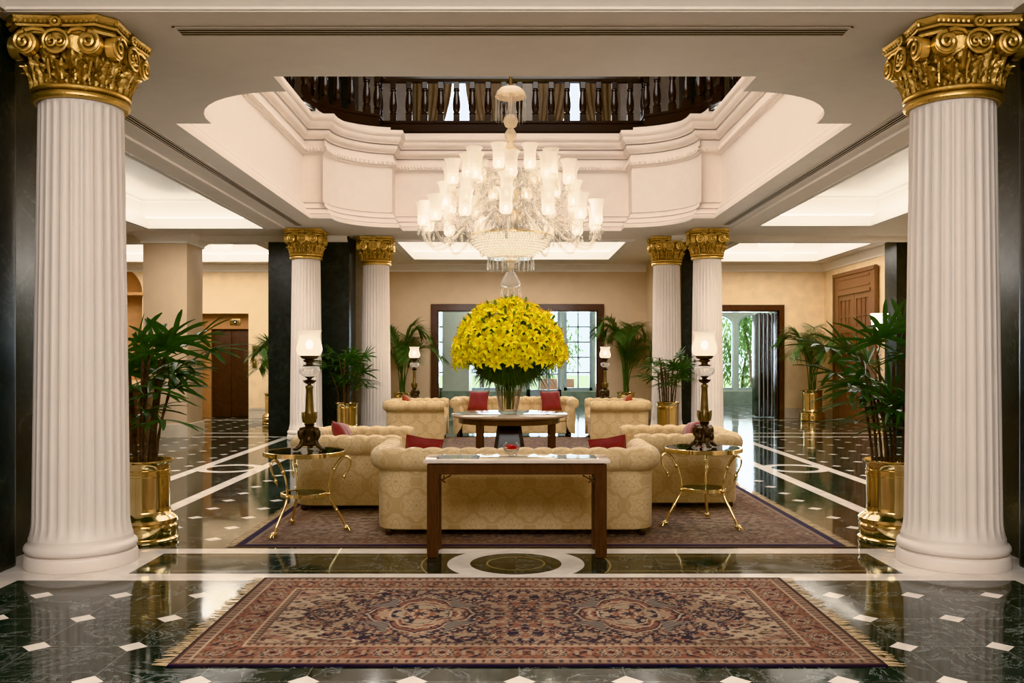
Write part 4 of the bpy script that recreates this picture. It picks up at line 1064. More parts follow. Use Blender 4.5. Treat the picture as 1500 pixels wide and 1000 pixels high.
# ------------------------------------------------------------------ brass side tables with swan legs
M_SMOKE = pane_glass('table glass', (.72, .78, .75))
def side_table(name, label):
    t = thing(name, label, 'side table', (0, 0, 0), 0, 'round brass and glass side tables')
    def rim(r, z, h, nm):
        m = MB(); m.lathe([(r, z), (r, z + h), (r - .006, z + h + .003), (r - .022, z + h), (r - .022, z + h - .012), (r - .012, z + .004), (r - .012, z)], 56); m.grid([[(r * cos(2 * PI * k / 56), r * sin(2 * PI * k / 56), z) for k in range(56)], [((r - .012) * cos(2 * PI * k / 56), (r - .012) * sin(2 * PI * k / 56), z) for k in range(56)]], True)
        m.v = m.v; m.f = [f for f in m.f if len(f) == 4]; m.mi = [0] * len(m.f); m.build(nm, M_BRASS, t, 40)
        m = MB(); m.lathe([(.001, z + h - .012), (r - .023, z + h - .012), (r - .023, z + h - .002), (.001, z + h - .002)], 56); m.build('glass_' + ('top' if z > .5 else 'shelf'), M_SMOKE, t, 40)
    rim(.364, .688, .036, 'top_rim'); rim(.212, .322, .03, 'shelf_rim')
    for k in range(3):
        a = 2 * PI * k / 3
        f = lambda pts: smooth_path([(r * cos(a), r * sin(a), z) for r, z in pts], 5)
        m = MB(); pp_ = f([(.372, .03), (.345, .10), (.285, .2), (.232, .29), (.218, .36), (.232, .46), (.268, .56), (.315, .635), (.352, .672)])
        m.tube(pp_, [.010 + .004 * abs(math.sin(i * .13)) for i in range(len(pp_))], 8)
        for r, z, q in ((.268, .56, .02), (.222, .335, .017), (.29, .19, .016)): m.ball((r * cos(a), r * sin(a), z), q, 8, 6, (1, 1, 1.25))
        lg = m.build('leg', M_BRASSD if False else M_BRASS, t, 60)
        m = MB(); pp_ = f([(.345, .668), (.385, .672), (.412, .645), (.412, .60), (.395, .555), (.372, .52), (.362, .50)])
        m.tube(pp_, [.012 - .004 * i / len(pp_) for i in range(len(pp_))], 8)
        m.ball((.358 * cos(a), .358 * sin(a), .492), .017, 8, 6, (1, 1, 1.3)); m.tube(f([(.354, .478), (.345, .455), (.335, .435)]), [.011, .011, .010, .010, .009, .008, .007, .006, .005, .004, .002], 6)
        m.build('swan_neck', M_BRASS, lg, 60)
        m = MB(); m.ball((.372 * cos(a), .372 * sin(a), .032), .026, 10, 6, (1, 1, .9))
        for d in (-.55, 0, .55):
            m.tube(smooth_path([(.372 * cos(a), .372 * sin(a), .045), (.372 * cos(a) + .03 * cos(a + d), .372 * sin(a) + .03 * sin(a + d), .035), (.372 * cos(a) + .05 * cos(a + d), .372 * sin(a) + .05 * sin(a + d), .008)], 4), [.012, .012, .011, .011, .010, .009, .008, .007, .006], 6)
        m.build('claw_foot', M_BRASS, lg, 60)
    return t
st = side_table('side_table', 'round brass and glass side table with swan legs beside the left near armchair')
st.location = (-1.85, 8.02, RZ); st.rotation_euler = (0, 0, 0.0)
dup(st, (1.82, 8.33, RZ), math.radians(72), 'round brass and glass side table with swan legs in front of the right near armchair')
dup(st, (-1.95, 18.24, 0), .4, 'brass side table half hidden behind the far left armchair')
dup(st, (1.97, 18.24, 0), .9, 'brass side table half hidden behind the far right armchair')

# ------------------------------------------------------------------ oil-lamp table lamps
M_BRONZE = simple('dark patinated bronze', (.085, .062, .045), .38, .85, var=.35, vscale=18, bump=.4, bscale=70)
M_BRONZEG = simple('gilt bronze stem', (.20, .145, .07), .36, .9, var=.3, vscale=14)
M_SHADE = shade_glass('frosted etched lamp glass', .84, 1.05, .62, .16, .30, (1, .90, .78))
M_BULB = simple('lamp flame glow', (1, .9, .75), .5, emit=(1, .86, .66), es=40)
def table_lamp(name, label):
    t = thing(name, label, 'table lamp', (0, 0, 0), 0, 'bronze oil lamp style table lamps')
    m = MB()
    for k in range(3):
        a = 2 * PI * k / 3 + PI / 2
        P_ = lambda pts: smooth_path([(r * cos(a), r * sin(a), z) for r, z in pts], 4)
        m.tube(P_([(.03, .19), (.075, .175), (.088, .135), (.065, .095), (.085, .05), (.125, .02), (.15, .012)]), [.026, .027, .028, .029, .03, .03, .03, .028, .027, .026, .026, .026, .026, .026, .025, .024, .022, .021, .020, .019, .018, .017, .016, .014, .008], 8)
        m.ball((.135 * cos(a), .135 * sin(a), .016), .024, 8, 5, (1.2, 1.2, .65)); m.ball((.09 * cos(a), .09 * sin(a), .165), .026, 8, 5); m.ball((.085 * cos(a), .085 * sin(a), .16 + .035), .014, 6, 4)
        b = a + PI / 3; m.tube(smooth_path([(.06 * cos(b), .06 * sin(b), .05), (.095 * cos(b), .095 * sin(b), .035), (.11 * cos(b), .11 * sin(b), .01)], 4), .012, 6)
        m.ball((.062 * cos(b), .062 * sin(b), .10), .03, 8, 6, (1, 1, 1.4))
    m.lathe([(.001, .035), (.07, .04), (.085, .055), (.06, .09), (.058, .15), (.072, .18), (.05, .2), (.036, .21), (.04, .222), (.05, .23), (.034, .24), (.001, .24)], 24)
    m.build('base', M_BRONZE, t, 50)
    m = MB(); K = 10; zz = [(.046, .24), (.05, .26), (.05, .30), (.042, .33), (.038, .36), (.034, .44), (.030, .52), (.030, .555), (.038, .57), (.030, .585)]
    m.grid([[(r * (1 - .06 * (j % 2)) * cos(2 * PI * j / 20), r * (1 - .06 * (j % 2)) * sin(2 * PI * j / 20), z) for j in range(20)] for r, z in zz], True)
    for k in range(8):
        a = 2 * PI * k / 8; m.tube([(.046 * cos(a), .046 * sin(a), .25), (.056 * cos(a), .056 * sin(a), .30), (.060 * cos(a), .060 * sin(a), .335), (.068 * cos(a), .068 * sin(a), .342)], [.014, .015, .010, .004], 6)
    m.build('stem', M_BRONZEG, t, 60)
    m = MB(); m.lathe([(.03, .58), (.018, .59), (.016, .612), (.034, .62), (.05, .632), (.03, .636), (.018, .642), (.03, .655), (.044, .664), (.001, .664)], 18)
    for k in range(6): a = 2 * PI * k / 6; m.tube([(.02 * cos(a), .02 * sin(a), .605), (.045 * cos(a), .045 * sin(a), .618), (.06 * cos(a), .06 * sin(a), .634)], [.009, .008, .003], 5)
    m.build('gallery', M_BRONZE, t, 50)
    m = MB(); zz = [(.03, .662), (.06, .67), (.085, .69), (.094, .715), (.092, .74), (.084, .752), (.05, .762), (.02, .764)]
    m.grid([[(r * (1 - .05 * ((j + i) % 2)) * cos(2 * PI * (j + i * .35) / 40), r * (1 - .05 * ((j + i) % 2)) * sin(2 * PI * (j + i * .35) / 40), z) for j in range(40)] for i, (r, z) in enumerate(zz)], True); m.build('crystal_font', M_CRYS, t, 20)
    m = MB(); m.lathe([(.055, .76), (.06, .768), (.034, .775), (.028, .79), (.05, .802), (.056, .812), (.038, .82), (.072, .832), (.078, .842), (.078, .856), (.06, .856), (.001, .84)], 22)
    for k in range(14): a = 2 * PI * k / 14; m.ball((.078 * cos(a), .078 * sin(a), .85), .007, 5, 4)
    m.tube([(.04, 0, .806), (.09, 0, .806)], .005, 6); m.lathe([(.001, -.004), (.016, -.004), (.016, .004), (.001, .004)], 12, (.095, 0, .806), Matrix.Rotation(PI / 2, 4, 'Y')); m.build('burner', M_BRONZE, t, 45)
    m = MB(); m.lathe([(.072, .852), (.098, .866), (.113, .892), (.116, .92), (.110, .955), (.097, .99), (.090, 1.02), (.094, 1.05), (.106, 1.075), (.112, 1.085)], 36); m.f = [f for f in m.f if len(f) == 4]; m.mi = [0] * len(m.f)
    m.build('lamp_shade', M_SHADE, t, 60)
    m = MB(); m.ball((0, 0, .955), .034, 12, 8, (1, 1, 1.25)); m.build('bulb', M_BULB, t, 60)
    return t
tl = table_lamp('oil_table_lamp', 'lit bronze oil-style lamp with frosted shade on the left front brass table')
LP = [(-1.815, 8.06, .728 + RZ), (1.83, 8.32, .728 + RZ), (-1.95, 18.24, .728), (1.97, 18.24, .728)]
tl.location = LP[0]; tl.rotation_euler = (0, 0, .15)
dup(tl, LP[1], PI + .1, 'lit bronze oil-style lamp with frosted shade on the right front brass table')
dup(tl, LP[2], .6, 'small distant lit lamp with frosted shade behind the far left armchair')
dup(tl, LP[3], 1.2, 'small distant lit lamp with frosted shade behind the far right armchair')

# ------------------------------------------------------------------ round centre table
M_RTOP = simple('polished beige marble', srgb(186, 168, 148), .05, var=.14, vscale=4)
t = thing('round_table', 'round dark wood centre table with polished marble top under the yellow lilies', 'table', (0, 12.63, RZ))
m = MB(); m.lathe([(.001, .722), (.70, .722), (.78, .728), (.812, .742), (.826, .756), (.826, .77), (.815, .776), (.001, .776)], 96); m.build('marble_top', M_RTOP, t, 35)
m = MB(); m.lathe([(.66, .65), (.715, .65), (.722, .655), (.722, .715), (.73, .72), (.60, .7215), (.60, .65)], 72); m.build('apron', M_WALNUT, t, 35)
LA = [math.radians(q) for q in (228, -9, 16, 132)]
for k, a in enumerate(LA):
    m = MB(); r = .62; x, y = r * cos(a), r * sin(a); m.rbox(x - .042, x + .042, y - .042, y + .042, 0, .66, .006, 1); lg = m.build('leg', M_WALNUT, t, 30)
    m = MB(); m.tube([(.18 * cos(a), .18 * sin(a), .16), (.6 * cos(a), .6 * sin(a), .16)], .028, 4); m.build('stretcher', M_WALNUT, lg, 0)
m = MB(); m.grid([[(sx * w, sy * w, z) for sx, sy in ((-1, -1), (1, -1), (1, 1), (-1, 1))] for w, z in ((.001, .08), (.22, .08), (.21, .14), (.13, .62), (.15, .66), (.001, .66))], True)
for sx in (-1, 1):
    for sy in (-1, 1): m.tube([(sx * .2, sy * .2, 0), (sx * .19, sy * .19, .3), (sx * .135, sy * .135, .66)], .035, 4)
m.build('pedestal', M_EBON, t, 30)
# ------------------------------------------------------------------ vase of lilies
def dir_rot(d, spin=0.0):
    """Rotation that takes +Z to d, spun about it."""
    q = Vector((0, 0, 1)).rotation_difference(Vector(d).normalized()); return (q.to_matrix() @ Matrix.Rotation(spin, 3, 'Z')).to_euler()
VZ = .7765 + RZ
t = thing('glass_vase', 'tall tapered clear glass vase of lilies standing on the round marble table', 'vase', (-.01, 12.63, VZ))
m = MB(); m.lathe([(.001, 0), (.115, 0), (.122, .01), (.15, .15), (.18, .30), (.205, .42), (.235, .50), (.245, .56), (.235, .60), (.222, .62), (.218, .62), (.230, .60), (.239, .56), (.229, .50), (.198, .42), (.172, .30), (.142, .15), (.112, .03), (.001, .028)], 40); m.build('vase_glass', M_CLEAR, t, 50)
m = MB(); m.lathe([(.001, .03), (.111, .031), (.14, .15), (.17, .30), (.18, .34), (.001, .34)], 32); m.build('water', crystal('vase water', .70, .0, .03, (.50, .46, .38), .05), t, 50)
m = MB()
for k in range(26):
    a, r = RND.uniform(0, 6.28), RND.uniform(.01, .09); b = a + RND.uniform(-.6, .6)
    m.tube([(r * cos(a), r * sin(a), .06), (r * 1.3 * cos(b), r * 1.3 * sin(b), .35), (.19 * cos(b) * RND.uniform(.3, 1), .19 * sin(b) * RND.uniform(.3, 1), .64)], .006, 5)
o = m.build('stems', leafmat('lily stems', (.02, .07, .015), (.07, .16, .04)), t); o['kind'] = 'stuff'
M_LILY = leafmat('yellow lily petals', (.96, .80, .01), (1.0, .93, .04), .5, .42)
M_LILYG = leafmat('lily green', (.05, .12, .015), (.16, .30, .05))
M_STAMEN = simple('lily stamens', (.70, .38, .02), .6)
def lily_mesh():
    m = MB()
    for k in range(6):
        a = 2 * PI * k / 6; inner = k % 2; wmax = .040 if inner else .030; L_ = .108
        rows = []
        for i in range(7):
            s = i / 6; r = .006 + L_ * .86 * s; z = .012 + .062 * s ** .8 - .055 * max(0, s - .45) ** 1.5 * 2.2 + (.004 if inner else 0); w = wmax * (sin(PI * (.12 + .88 * s)) ** .75 if s < 1 else 0.02) 
            row = []
            for q in (-1, -.5, 0, .5, 1):
                x, zz = q * w / 1.0 * .62, z + .010 * q * q * (1 - s * .7) - (.004 if q == 0 else 0)
                row.append((r * cos(a) - x * sin(a), r * sin(a) + x * cos(a), zz))
            rows.append(row)
        m.grid(rows)
    m.cur = 1; m.lathe([(.004, -.05), (.008, -.01), (.012, .014)], 6)
    m.cur = 2
    for k in range(6):
        a = 2 * PI * (k + .5) / 6; m.tube([(.004 * cos(a), .004 * sin(a), .02), (.028 * cos(a), .028 * sin(a), .085)], [.002, .002], 3); m.ball((.03 * cos(a), .03 * sin(a), .088), .0045, 5, 3)
    return m
LILY = None; NL = 285; CX, CY, ZD = .005, 12.63, 1.60
RX, RH = .735, .74
placed = 0; GA = PI * (3 - math.sqrt(5))
for k in range(NL):
    u = 1 - 1.20 * (k + .5) / NL; u = max(-.2, u); a = GA * k
    rr = math.sqrt(max(0, 1 - u * u)) if u > 0 else (1 - .16 * abs(u)); d = Vector((rr * cos(a), rr * sin(a), u))
    jr = RND.uniform(.93, 1.06)
    p = Vector((CX + d.x * RX * jr, CY + d.y * RX * jr, ZD + d.z * (RH if u > 0 else .52) * jr))
    nrm = Vector((d.x / RX, d.y / RX, max(d.z, -.15) / RH + .25)).normalized() + Vector((RND.uniform(-.38, .38), RND.uniform(-.38, .38), RND.uniform(-.3, .3)))
    if LILY is None: o = lily_mesh().build('lily', [M_LILY, M_LILYG, M_STAMEN], None, 60); LILY = o
    else: o = link('lily', LILY.data)
    o.location = p; o.rotation_euler = dir_rot(nrm, RND.uniform(0, 6.28)); s = RND.uniform(1.08, 1.3); o.scale = (s, s, s)
    tag(o, 'yellow lily in the domed bouquet in the glass vase', 'flower', 'yellow lilies in the glass vase')
m = MB(); m.lathe([(.004, -.05), (.006, -.005), (.011, .01), (.015, .03), (.013, .055), (.003, .075)], 7)
BUD = None
for k in range(34):
    a = RND.uniform(0, 6.28); u = RND.uniform(.05, .99); rr = math.sqrt(1 - u * u)
    o = m.build('lily_bud', M_LILYG) if BUD is None else link('lily_bud', BUD.data); BUD = BUD or o
    o.location = (CX + rr * cos(a) * RX * 1.07, CY + rr * sin(a) * RX * 1.07, ZD + u * RH * 1.07); o.rotation_euler = dir_rot((rr * cos(a), rr * sin(a), u + .3)); s = RND.uniform(1, 1.4); o.scale = (s, s, s)
    tag(o, 'closed greenish bud among the yellow lilies of the bouquet', 'flower bud', 'lily buds in the bouquet')
def blade(m, p, d, l, w, droop, n=4, fold=.2, side=None):
    p = Vector(p); d = Vector(d).normalized(); s = side or d.cross(Vector((0, 0, 1)))
    s = s.normalized() if s.length > 1e-3 else Vector((1, 0, 0)); rows = []; up = s.cross(d)
    for i in range(n + 1):
        q = i / n; ww = w * (sin(PI * (.1 + .9 * q)) ** .7 if q < 1 else .02) * .5; c = p + d * (l * q) - Vector((0, 0, droop * l * q * q))
        rows.append([c - s * ww + up * (ww * fold), c, c + s * ww + up * (ww * fold)])
    m.grid(rows)
m = MB()
for k in range(1500):     # leaves between the flowers
    a = RND.uniform(0, 6.28); u = RND.uniform(-.25, 1); rr = math.sqrt(max(0, 1 - u * u)); d = Vector((rr * cos(a), rr * sin(a), u)); q = RND.uniform(.72, .96)
    blade(m, (CX + d.x * RX * q, CY + d.y * RX * q, ZD + d.z * RH * q), d + Vector((RND.uniform(-.6, .6), RND.uniform(-.6, .6), RND.uniform(-.3, .7))), RND.uniform(.1, .19), .018, RND.uniform(0, .4), 3)
for k in range(1900):     # dark leafy skirt under the flowers
    a = RND.uniform(0, 6.28); h = RND.uniform(0, 1); r = .17 + .36 * h ** .6 * RND.uniform(.6, 1.0); z = 1.36 + .26 * h
    blade(m, (CX + r * cos(a), CY + r * sin(a), z + RND.uniform(-.04, .06)), (cos(a) * .75, sin(a) * .75, RND.uniform(-1.0, .1)), RND.uniform(.12, .26), .013, RND.uniform(.1, .6), 3)
for k in range(170):
    a = RND.uniform(0, 6.28); r = RND.uniform(.2, .42); blade(m, (CX + r * cos(a), CY + r * sin(a), RND.uniform(1.38, 1.5)), (cos(a), sin(a), -.2), RND.uniform(.2, .38), .010, RND.uniform(.6, 1.1), 4)
m.ball((CX, CY, 1.66), .56, 16, 10, (1, 1, .86)); m.lathe([(.12, 1.36), (.22, 1.42), (.36, 1.55), (.36, 1.6)], 20, (CX, CY, 0))
o = m.build('lily_foliage', leafmat('dark lily leaves', (.010, .032, .008), (.07, .14, .025), .5), None, 60); o['kind'] = 'stuff'
tag(o, 'dark green leaves between and under the yellow lilies', 'foliage')

# ------------------------------------------------------------------ chandelier
M_ARM = crystal('rope twisted crystal arms', .60, .04, .08, (.55, .50, .44))
M_DROP = crystal('crystal drops', .60, .04, .04, (.58, .56, .53))
M_GOLDG = crystal('amber tinted stem glass', .35, .03, .12, (.86, .70, .50))
M_CSHADE = shade_glass('frosted tulip shade', .02, .22, 1.7, .12, .34, (1, .88, .74))
M_CBULB = simple('chandelier bulb', (1, .9, .75), .5, emit=(1, .86, .64), es=22)
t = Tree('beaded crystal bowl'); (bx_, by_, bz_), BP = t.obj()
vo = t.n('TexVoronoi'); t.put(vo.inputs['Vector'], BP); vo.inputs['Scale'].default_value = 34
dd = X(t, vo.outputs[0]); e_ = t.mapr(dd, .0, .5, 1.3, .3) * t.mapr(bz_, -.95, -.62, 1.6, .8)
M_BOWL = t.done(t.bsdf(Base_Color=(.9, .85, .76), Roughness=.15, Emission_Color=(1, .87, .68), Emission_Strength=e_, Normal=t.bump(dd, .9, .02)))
ZO = 3.95
ch = thing('chandelier', 'huge crystal chandelier with tiers of lit frosted tulip shades above the lilies', 'chandelier', (.02, 12.63, ZO))
def cz(z): return z - ZO
m = MB(); m.tube([(0, 0, cz(5.40)), (0, 0, cz(9.28))], .028, 10); m.lathe([(.001, cz(9.2)), (.12, cz(9.22)), (.14, cz(9.28)), (.001, cz(9.28))], 20); m.build('rod', M_BRASS, ch)
m = MB(); m.lathe([(.03, cz(5.45)), (.05, cz(5.43)), (.15, cz(5.41)), (.2, cz(5.36)), (.222, cz(5.29)), (.215, cz(5.285)), (.19, cz(5.35)), (.03, cz(5.40))], 32); m.build('top_canopy', M_GOLDG, ch, 50)
m = MB(); m.lathe([(.02, cz(5.40)), (.03, cz(5.2)), (.025, cz(5.06)), (.04, cz(5.04)), (.09, cz(5.0)), (.108, cz(4.94)), (.08, cz(4.87)), (.035, cz(4.845)), (.05, cz(4.83)), (.085, cz(4.77)), (.08, cz(4.71)), (.04, cz(4.66)), (.05, cz(4.64)), (.09, cz(4.55)), (.05, cz(4.5)), (.06, cz(4.4)), (.10, cz(4.3)), (.06, cz(4.2)), (.05, cz(4.1)), (.12, cz(4.0)), (.14, cz(3.9)), (.06, cz(3.8)), (.05, cz(3.72)), (.15, cz(3.66)), (.2, cz(3.58)), (.2, cz(3.5)), (.1, cz(3.42)), (.05, cz(3.3)), (.02, cz(3.1)), (.02, cz(2.9))], 24); m.build('stem', M_GOLDG, ch, 50)
m = MB(); m.lathe([(.35, cz(3.385)), (.585, cz(3.325)), (.60, cz(3.315)), (.60, cz(3.30)), (.585, cz(3.295)), (.55, cz(3.30)), (.34, cz(3.37))], 64); m.build('bowl_rim', M_BRASS, ch, 40)
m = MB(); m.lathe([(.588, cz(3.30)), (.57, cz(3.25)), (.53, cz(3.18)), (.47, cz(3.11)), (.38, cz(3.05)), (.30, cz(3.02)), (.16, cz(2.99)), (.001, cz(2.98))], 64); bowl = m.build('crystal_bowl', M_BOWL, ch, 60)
# beads on the bowl rim
m = MB()
BW = [(.595, 3.295), (.59, 3.27), (.58, 3.24), (.562, 3.21), (.538, 3.18), (.508, 3.15), (.475, 3.118), (.435, 3.088), (.39, 3.062), (.345, 3.04)]
for j, (r, z) in enumerate(BW):
    n = int(r * 150)
    for k in range(n):
        a = 2 * PI * (k + .5 * (j % 2)) / n; m.ball((r * cos(a), r * sin(a), cz(z)), .0125, 6, 4)
o = m.build('bead_strings', M_DROP, bowl); o['kind'] = 'stuff'
m = MB(); m.lathe([(.31, cz(3.04)), (.335, cz(3.02)), (.335, cz(3.0)), (.31, cz(2.985))], 40); m.build('lower_ring', M_DROP, ch, 40)
m = MB(); m.lathe([(.001, cz(2.80)), (.06, cz(2.80)), (.10, cz(2.73)), (.135, cz(2.66)), (.14, cz(2.63)), (.12, cz(2.60)), (.05, cz(2.58)), (.04, cz(2.54)), (.001, cz(2.52))], 24); m.build('lower_crown', M_DROP, ch, 30)
m = MB(); m.lathe([(.001, cz(2.97)), (.10, cz(2.965)), (.11, cz(2.95)), (.04, cz(2.92)), (.03, cz(2.88)), (.06, cz(2.86)), (.02, cz(2.82)), (.001, cz(2.8))], 20); m.build('pendant_stem', M_GOLDG, ch, 40)
TIERS = [(.62, 4.49, 9, .2), (.88, 4.32, 11, .05), (.94, 4.03, 10, .22), (1.24, 3.77, 14, .12)]
mshade = MB(); mshade.lathe([(.028, 0), (.06, .012), (.078, .04), (.082, .08), (.078, .16), (.082, .24), (.096, .30), (.118, .338), (.120, .342)], 22); mshade.f = [f for f in mshade.f if len(f) == 4]; mshade.mi = [0] * len(mshade.f)
mbob = MB(); mbob.lathe([(.001, -.03), (.02, -.03), (.02, -.012), (.075, -.004), (.082, .006), (.03, .002), (.03, .03), (.001, .03)], 16)
for k in range(8):
    a = 2 * PI * k / 8; mbob.ball((.08 * cos(a), .08 * sin(a), -.012), .008, 5, 4)
mbulb = MB(); mbulb.ball((0, 0, .085), .030, 8, 6, (1, 1, 1.6))
S = B = U = None
tips = []
for R_, zt, n, ph in TIERS:
    ze = cz(zt - .36); A = None
    for k in range(n):
        a = 2 * PI * (k + ph) / n + .12
        if A is None:
            m = MB(); low = .20 if R_ > 1 else .15
            pts = smooth_path([(.10, 0, ze - .02), (.30 * R_, 0, ze + .16 * (1.3 if R_ > 1 else .7)), (.55 * R_, 0, ze + .05), (.76 * R_, 0, ze - low), (.90 * R_, 0, ze - low - .06), (.985 * R_, 0, ze - low + .05), (R_, 0, ze - .03)], 6)
            m.tube(pts, [.024 if i % 2 else .019 for i in range(len(pts))], 8)
            m.tube(smooth_path([(.62 * R_, 0, ze + .0), (.68 * R_, 0, ze + .10), (.76 * R_, 0, ze + .09), (.78 * R_, 0, ze + .03), (.74 * R_, 0, ze + .02)], 4), .012, 6)
            arm = m.build('arm', M_ARM, ch, 60); A = arm
        else: arm = link('arm', A.data, ch)
        arm.rotation_euler = (0, 0, a)
        if S is None:
            b_ = mbob.build('drip_dish', M_DROP, arm); s_ = mshade.build('glass_shade', M_CSHADE, arm, 60); u_ = mbulb.build('bulb', M_CBULB, arm, 60); B, S, U = b_, s_, u_
        else: b_, s_, u_ = link('drip_dish', B.data, arm), link('glass_shade', S.data, arm), link('bulb', U.data, arm)
        for q in (b_, s_, u_): q.location = (R_, 0, ze)
        s_.location = (R_, 0, ze + .015)
        tips.append((R_, a, ze))
md = MB(); md.lathe([(.002, 0), (.007, -.006), (.007, -.014), (.002, -.02), (.009, -.032), (.014, -.05), (.012, -.066), (.004, -.08), (.001, -.082)], 6)
DR = None; spots = []
for k in range(26): a = 2 * PI * k / 26; spots.append((.33 * cos(a), .33 * sin(a), cz(2.985), 2.0, .95))
for k in range(10): a = 2 * PI * k / 10; spots.append((.135 * cos(a), .135 * sin(a), cz(2.60), 2.3, 1.25))
for k in range(8): a = 2 * PI * k / 8; spots.append((.105 * cos(a), .105 * sin(a), cz(2.945), 1.2, 1))
for k in range(20): a = 2 * PI * k / 20; spots.append((.212 * cos(a), .212 * sin(a), cz(5.28), 4.2, .75))
rest = []
for i, (R_, a, ze) in enumerate(sorted(tips, key=lambda q: (-q[0], sin(q[1])))):
    for j in range(6):
        b = 2 * PI * j / 6 + i; q = (R_ * cos(a) + .078 * cos(b), R_ * sin(a) + .078 * sin(b), ze - .018, 1.25, 1.1)
        (spots if len(spots) < 100 else rest).append(q)
for x, y, z, s, w in spots:
    o = md.build('crystal_drop', M_DROP, ch, 20) if DR is None else link('crystal_drop', DR.data, ch); DR = DR or o
    o.location = (x, y, z); o.scale = (w, w, s)
m = MB()
def drop_at(x, y, z, s=1.2):
    b = len(m.v); m.v.extend((x + q[0] * s, y + q[1] * s, z + q[2] * s) for q in md.v)
    for f in md.f: m.face([b + i for i in f])
for x, y, z, s, w in rest: drop_at(x, y, z, s)
for k in range(230):     # garlands through the body of the chandelier
    a = RND.uniform(0, 6.28); z = RND.uniform(3.42, 4.25); r = RND.uniform(.12, .25 + .55 * (1 - (z - 3.4) / .95)); drop_at(r * cos(a), r * sin(a), cz(z), RND.uniform(.9, 1.5))
for k in range(80):
    a = RND.uniform(0, 6.28); r = RND.uniform(.66, 1.05); drop_at(r * cos(a), r * sin(a), cz(RND.uniform(3.30, 3.44)), RND.uniform(.9, 1.4))
o = m.build('crystal_drops', M_DROP, ch, 20); o['kind'] = 'stuff'

# small crystal ceiling lights in the side lobbies
M_CEILG = simple('lit frosted crystal', (.95, .92, .86), .3, emit=(1, .88, .7), es=3.2)
for lb, loc, r, zt in (('large lit crystal dish ceiling light in the right lobby', (at(1137, 20.6), 20.6), .42, 4.62), ('small lit crystal ceiling light above the lift lobby', (at(325, 20.8), 20.8), .26, 4.62)):
    t = thing('ceiling_light', lb, 'ceiling light', loc + (ZC - .03,))
    m = MB(); m.lathe([(.001, .54), (r * .3, .54), (r * .3, .5), (.03, .5), (.03, .25), (.001, .25)], 20); m.v = [(x, y, z + .025 if z > .4 else z) for x, y, z in m.v]; m.build('ceiling_rose', M_BRASS, t, 40)
    m = MB(); m.lathe([(r, .26), (r * .98, .2), (r * .85, .1), (r * .6, .02), (r * .3, -.02), (.001, -.03)], 36); m.build('crystal_dish', M_CEILG, t, 60)
    m = MB()
    for k in range(22):
        a = 2 * PI * k / 22; m.ball((r * .36 * cos(a), r * .36 * sin(a), -.06), .03, 6, 4, (1, 1, 1.8)); m.ball((r * .2 * cos(a), r * .2 * sin(a), -.10), .03, 6, 4, (1, 1, 1.6))
    o = m.build('crystal_drops', M_CEILG, t, 30); o['kind'] = 'stuff'
# floor lamp by the slanted door
t = thing('floor_lamp', 'lit glass floor lamp between the teak double door and the dark pier', 'floor lamp', (at(1288, 18.75), 18.75, 0))
m = MB(); m.lathe([(.001, 0), (.17, 0), (.17, .02), (.14, .04), (.05, .06), (.03, .1), (.001, .1)], 28); m.build('base', M_BRASS, t, 40)
m = MB(); prof_ = [(.02, .1)]
for k in range(16): prof_ += [(.02, .12 + k * .13), (.045, .17 + k * .13), (.045, .2 + k * .13), (.02, .24 + k * .13)]
m.lathe(prof_, 16); m.build('crystal_pole', M_CRYS, t, 30)
m = MB(); m.lathe([(.03, 2.18), (.10, 2.2), (.15, 2.28), (.16, 2.38), (.175, 2.52)], 26); m.f = [f for f in m.f if len(f) == 4]; m.mi = [0] * len(m.f); m.build('lamp_shade', simple('bright lamp glass', (1, .95, .88), .4, emit=(1, .92, .82), es=6), t, 60)

# reception desk seen through the palm stems
t = thing('reception_desk', 'dark red wooden desk behind the left potted palm', 'desk', (-7.8, 16.5, 0))
m = MB(); m.rbox(-1.2, 1.16, -.35, .35, 1.0, 1.06, .01); m.build('desk_top', M_MAHOG, t, 40)
m = MB(); m.rbox(-1.12, 1.08, -.28, .3, 0, 1.0, .01)
for k in range(4): m.rbox(-1.02 + .53 * k, -.58 + .53 * k, -.30, -.28, .15, .88, .006, 1)
m.build('desk_body', M_MAHOG, t, 40)

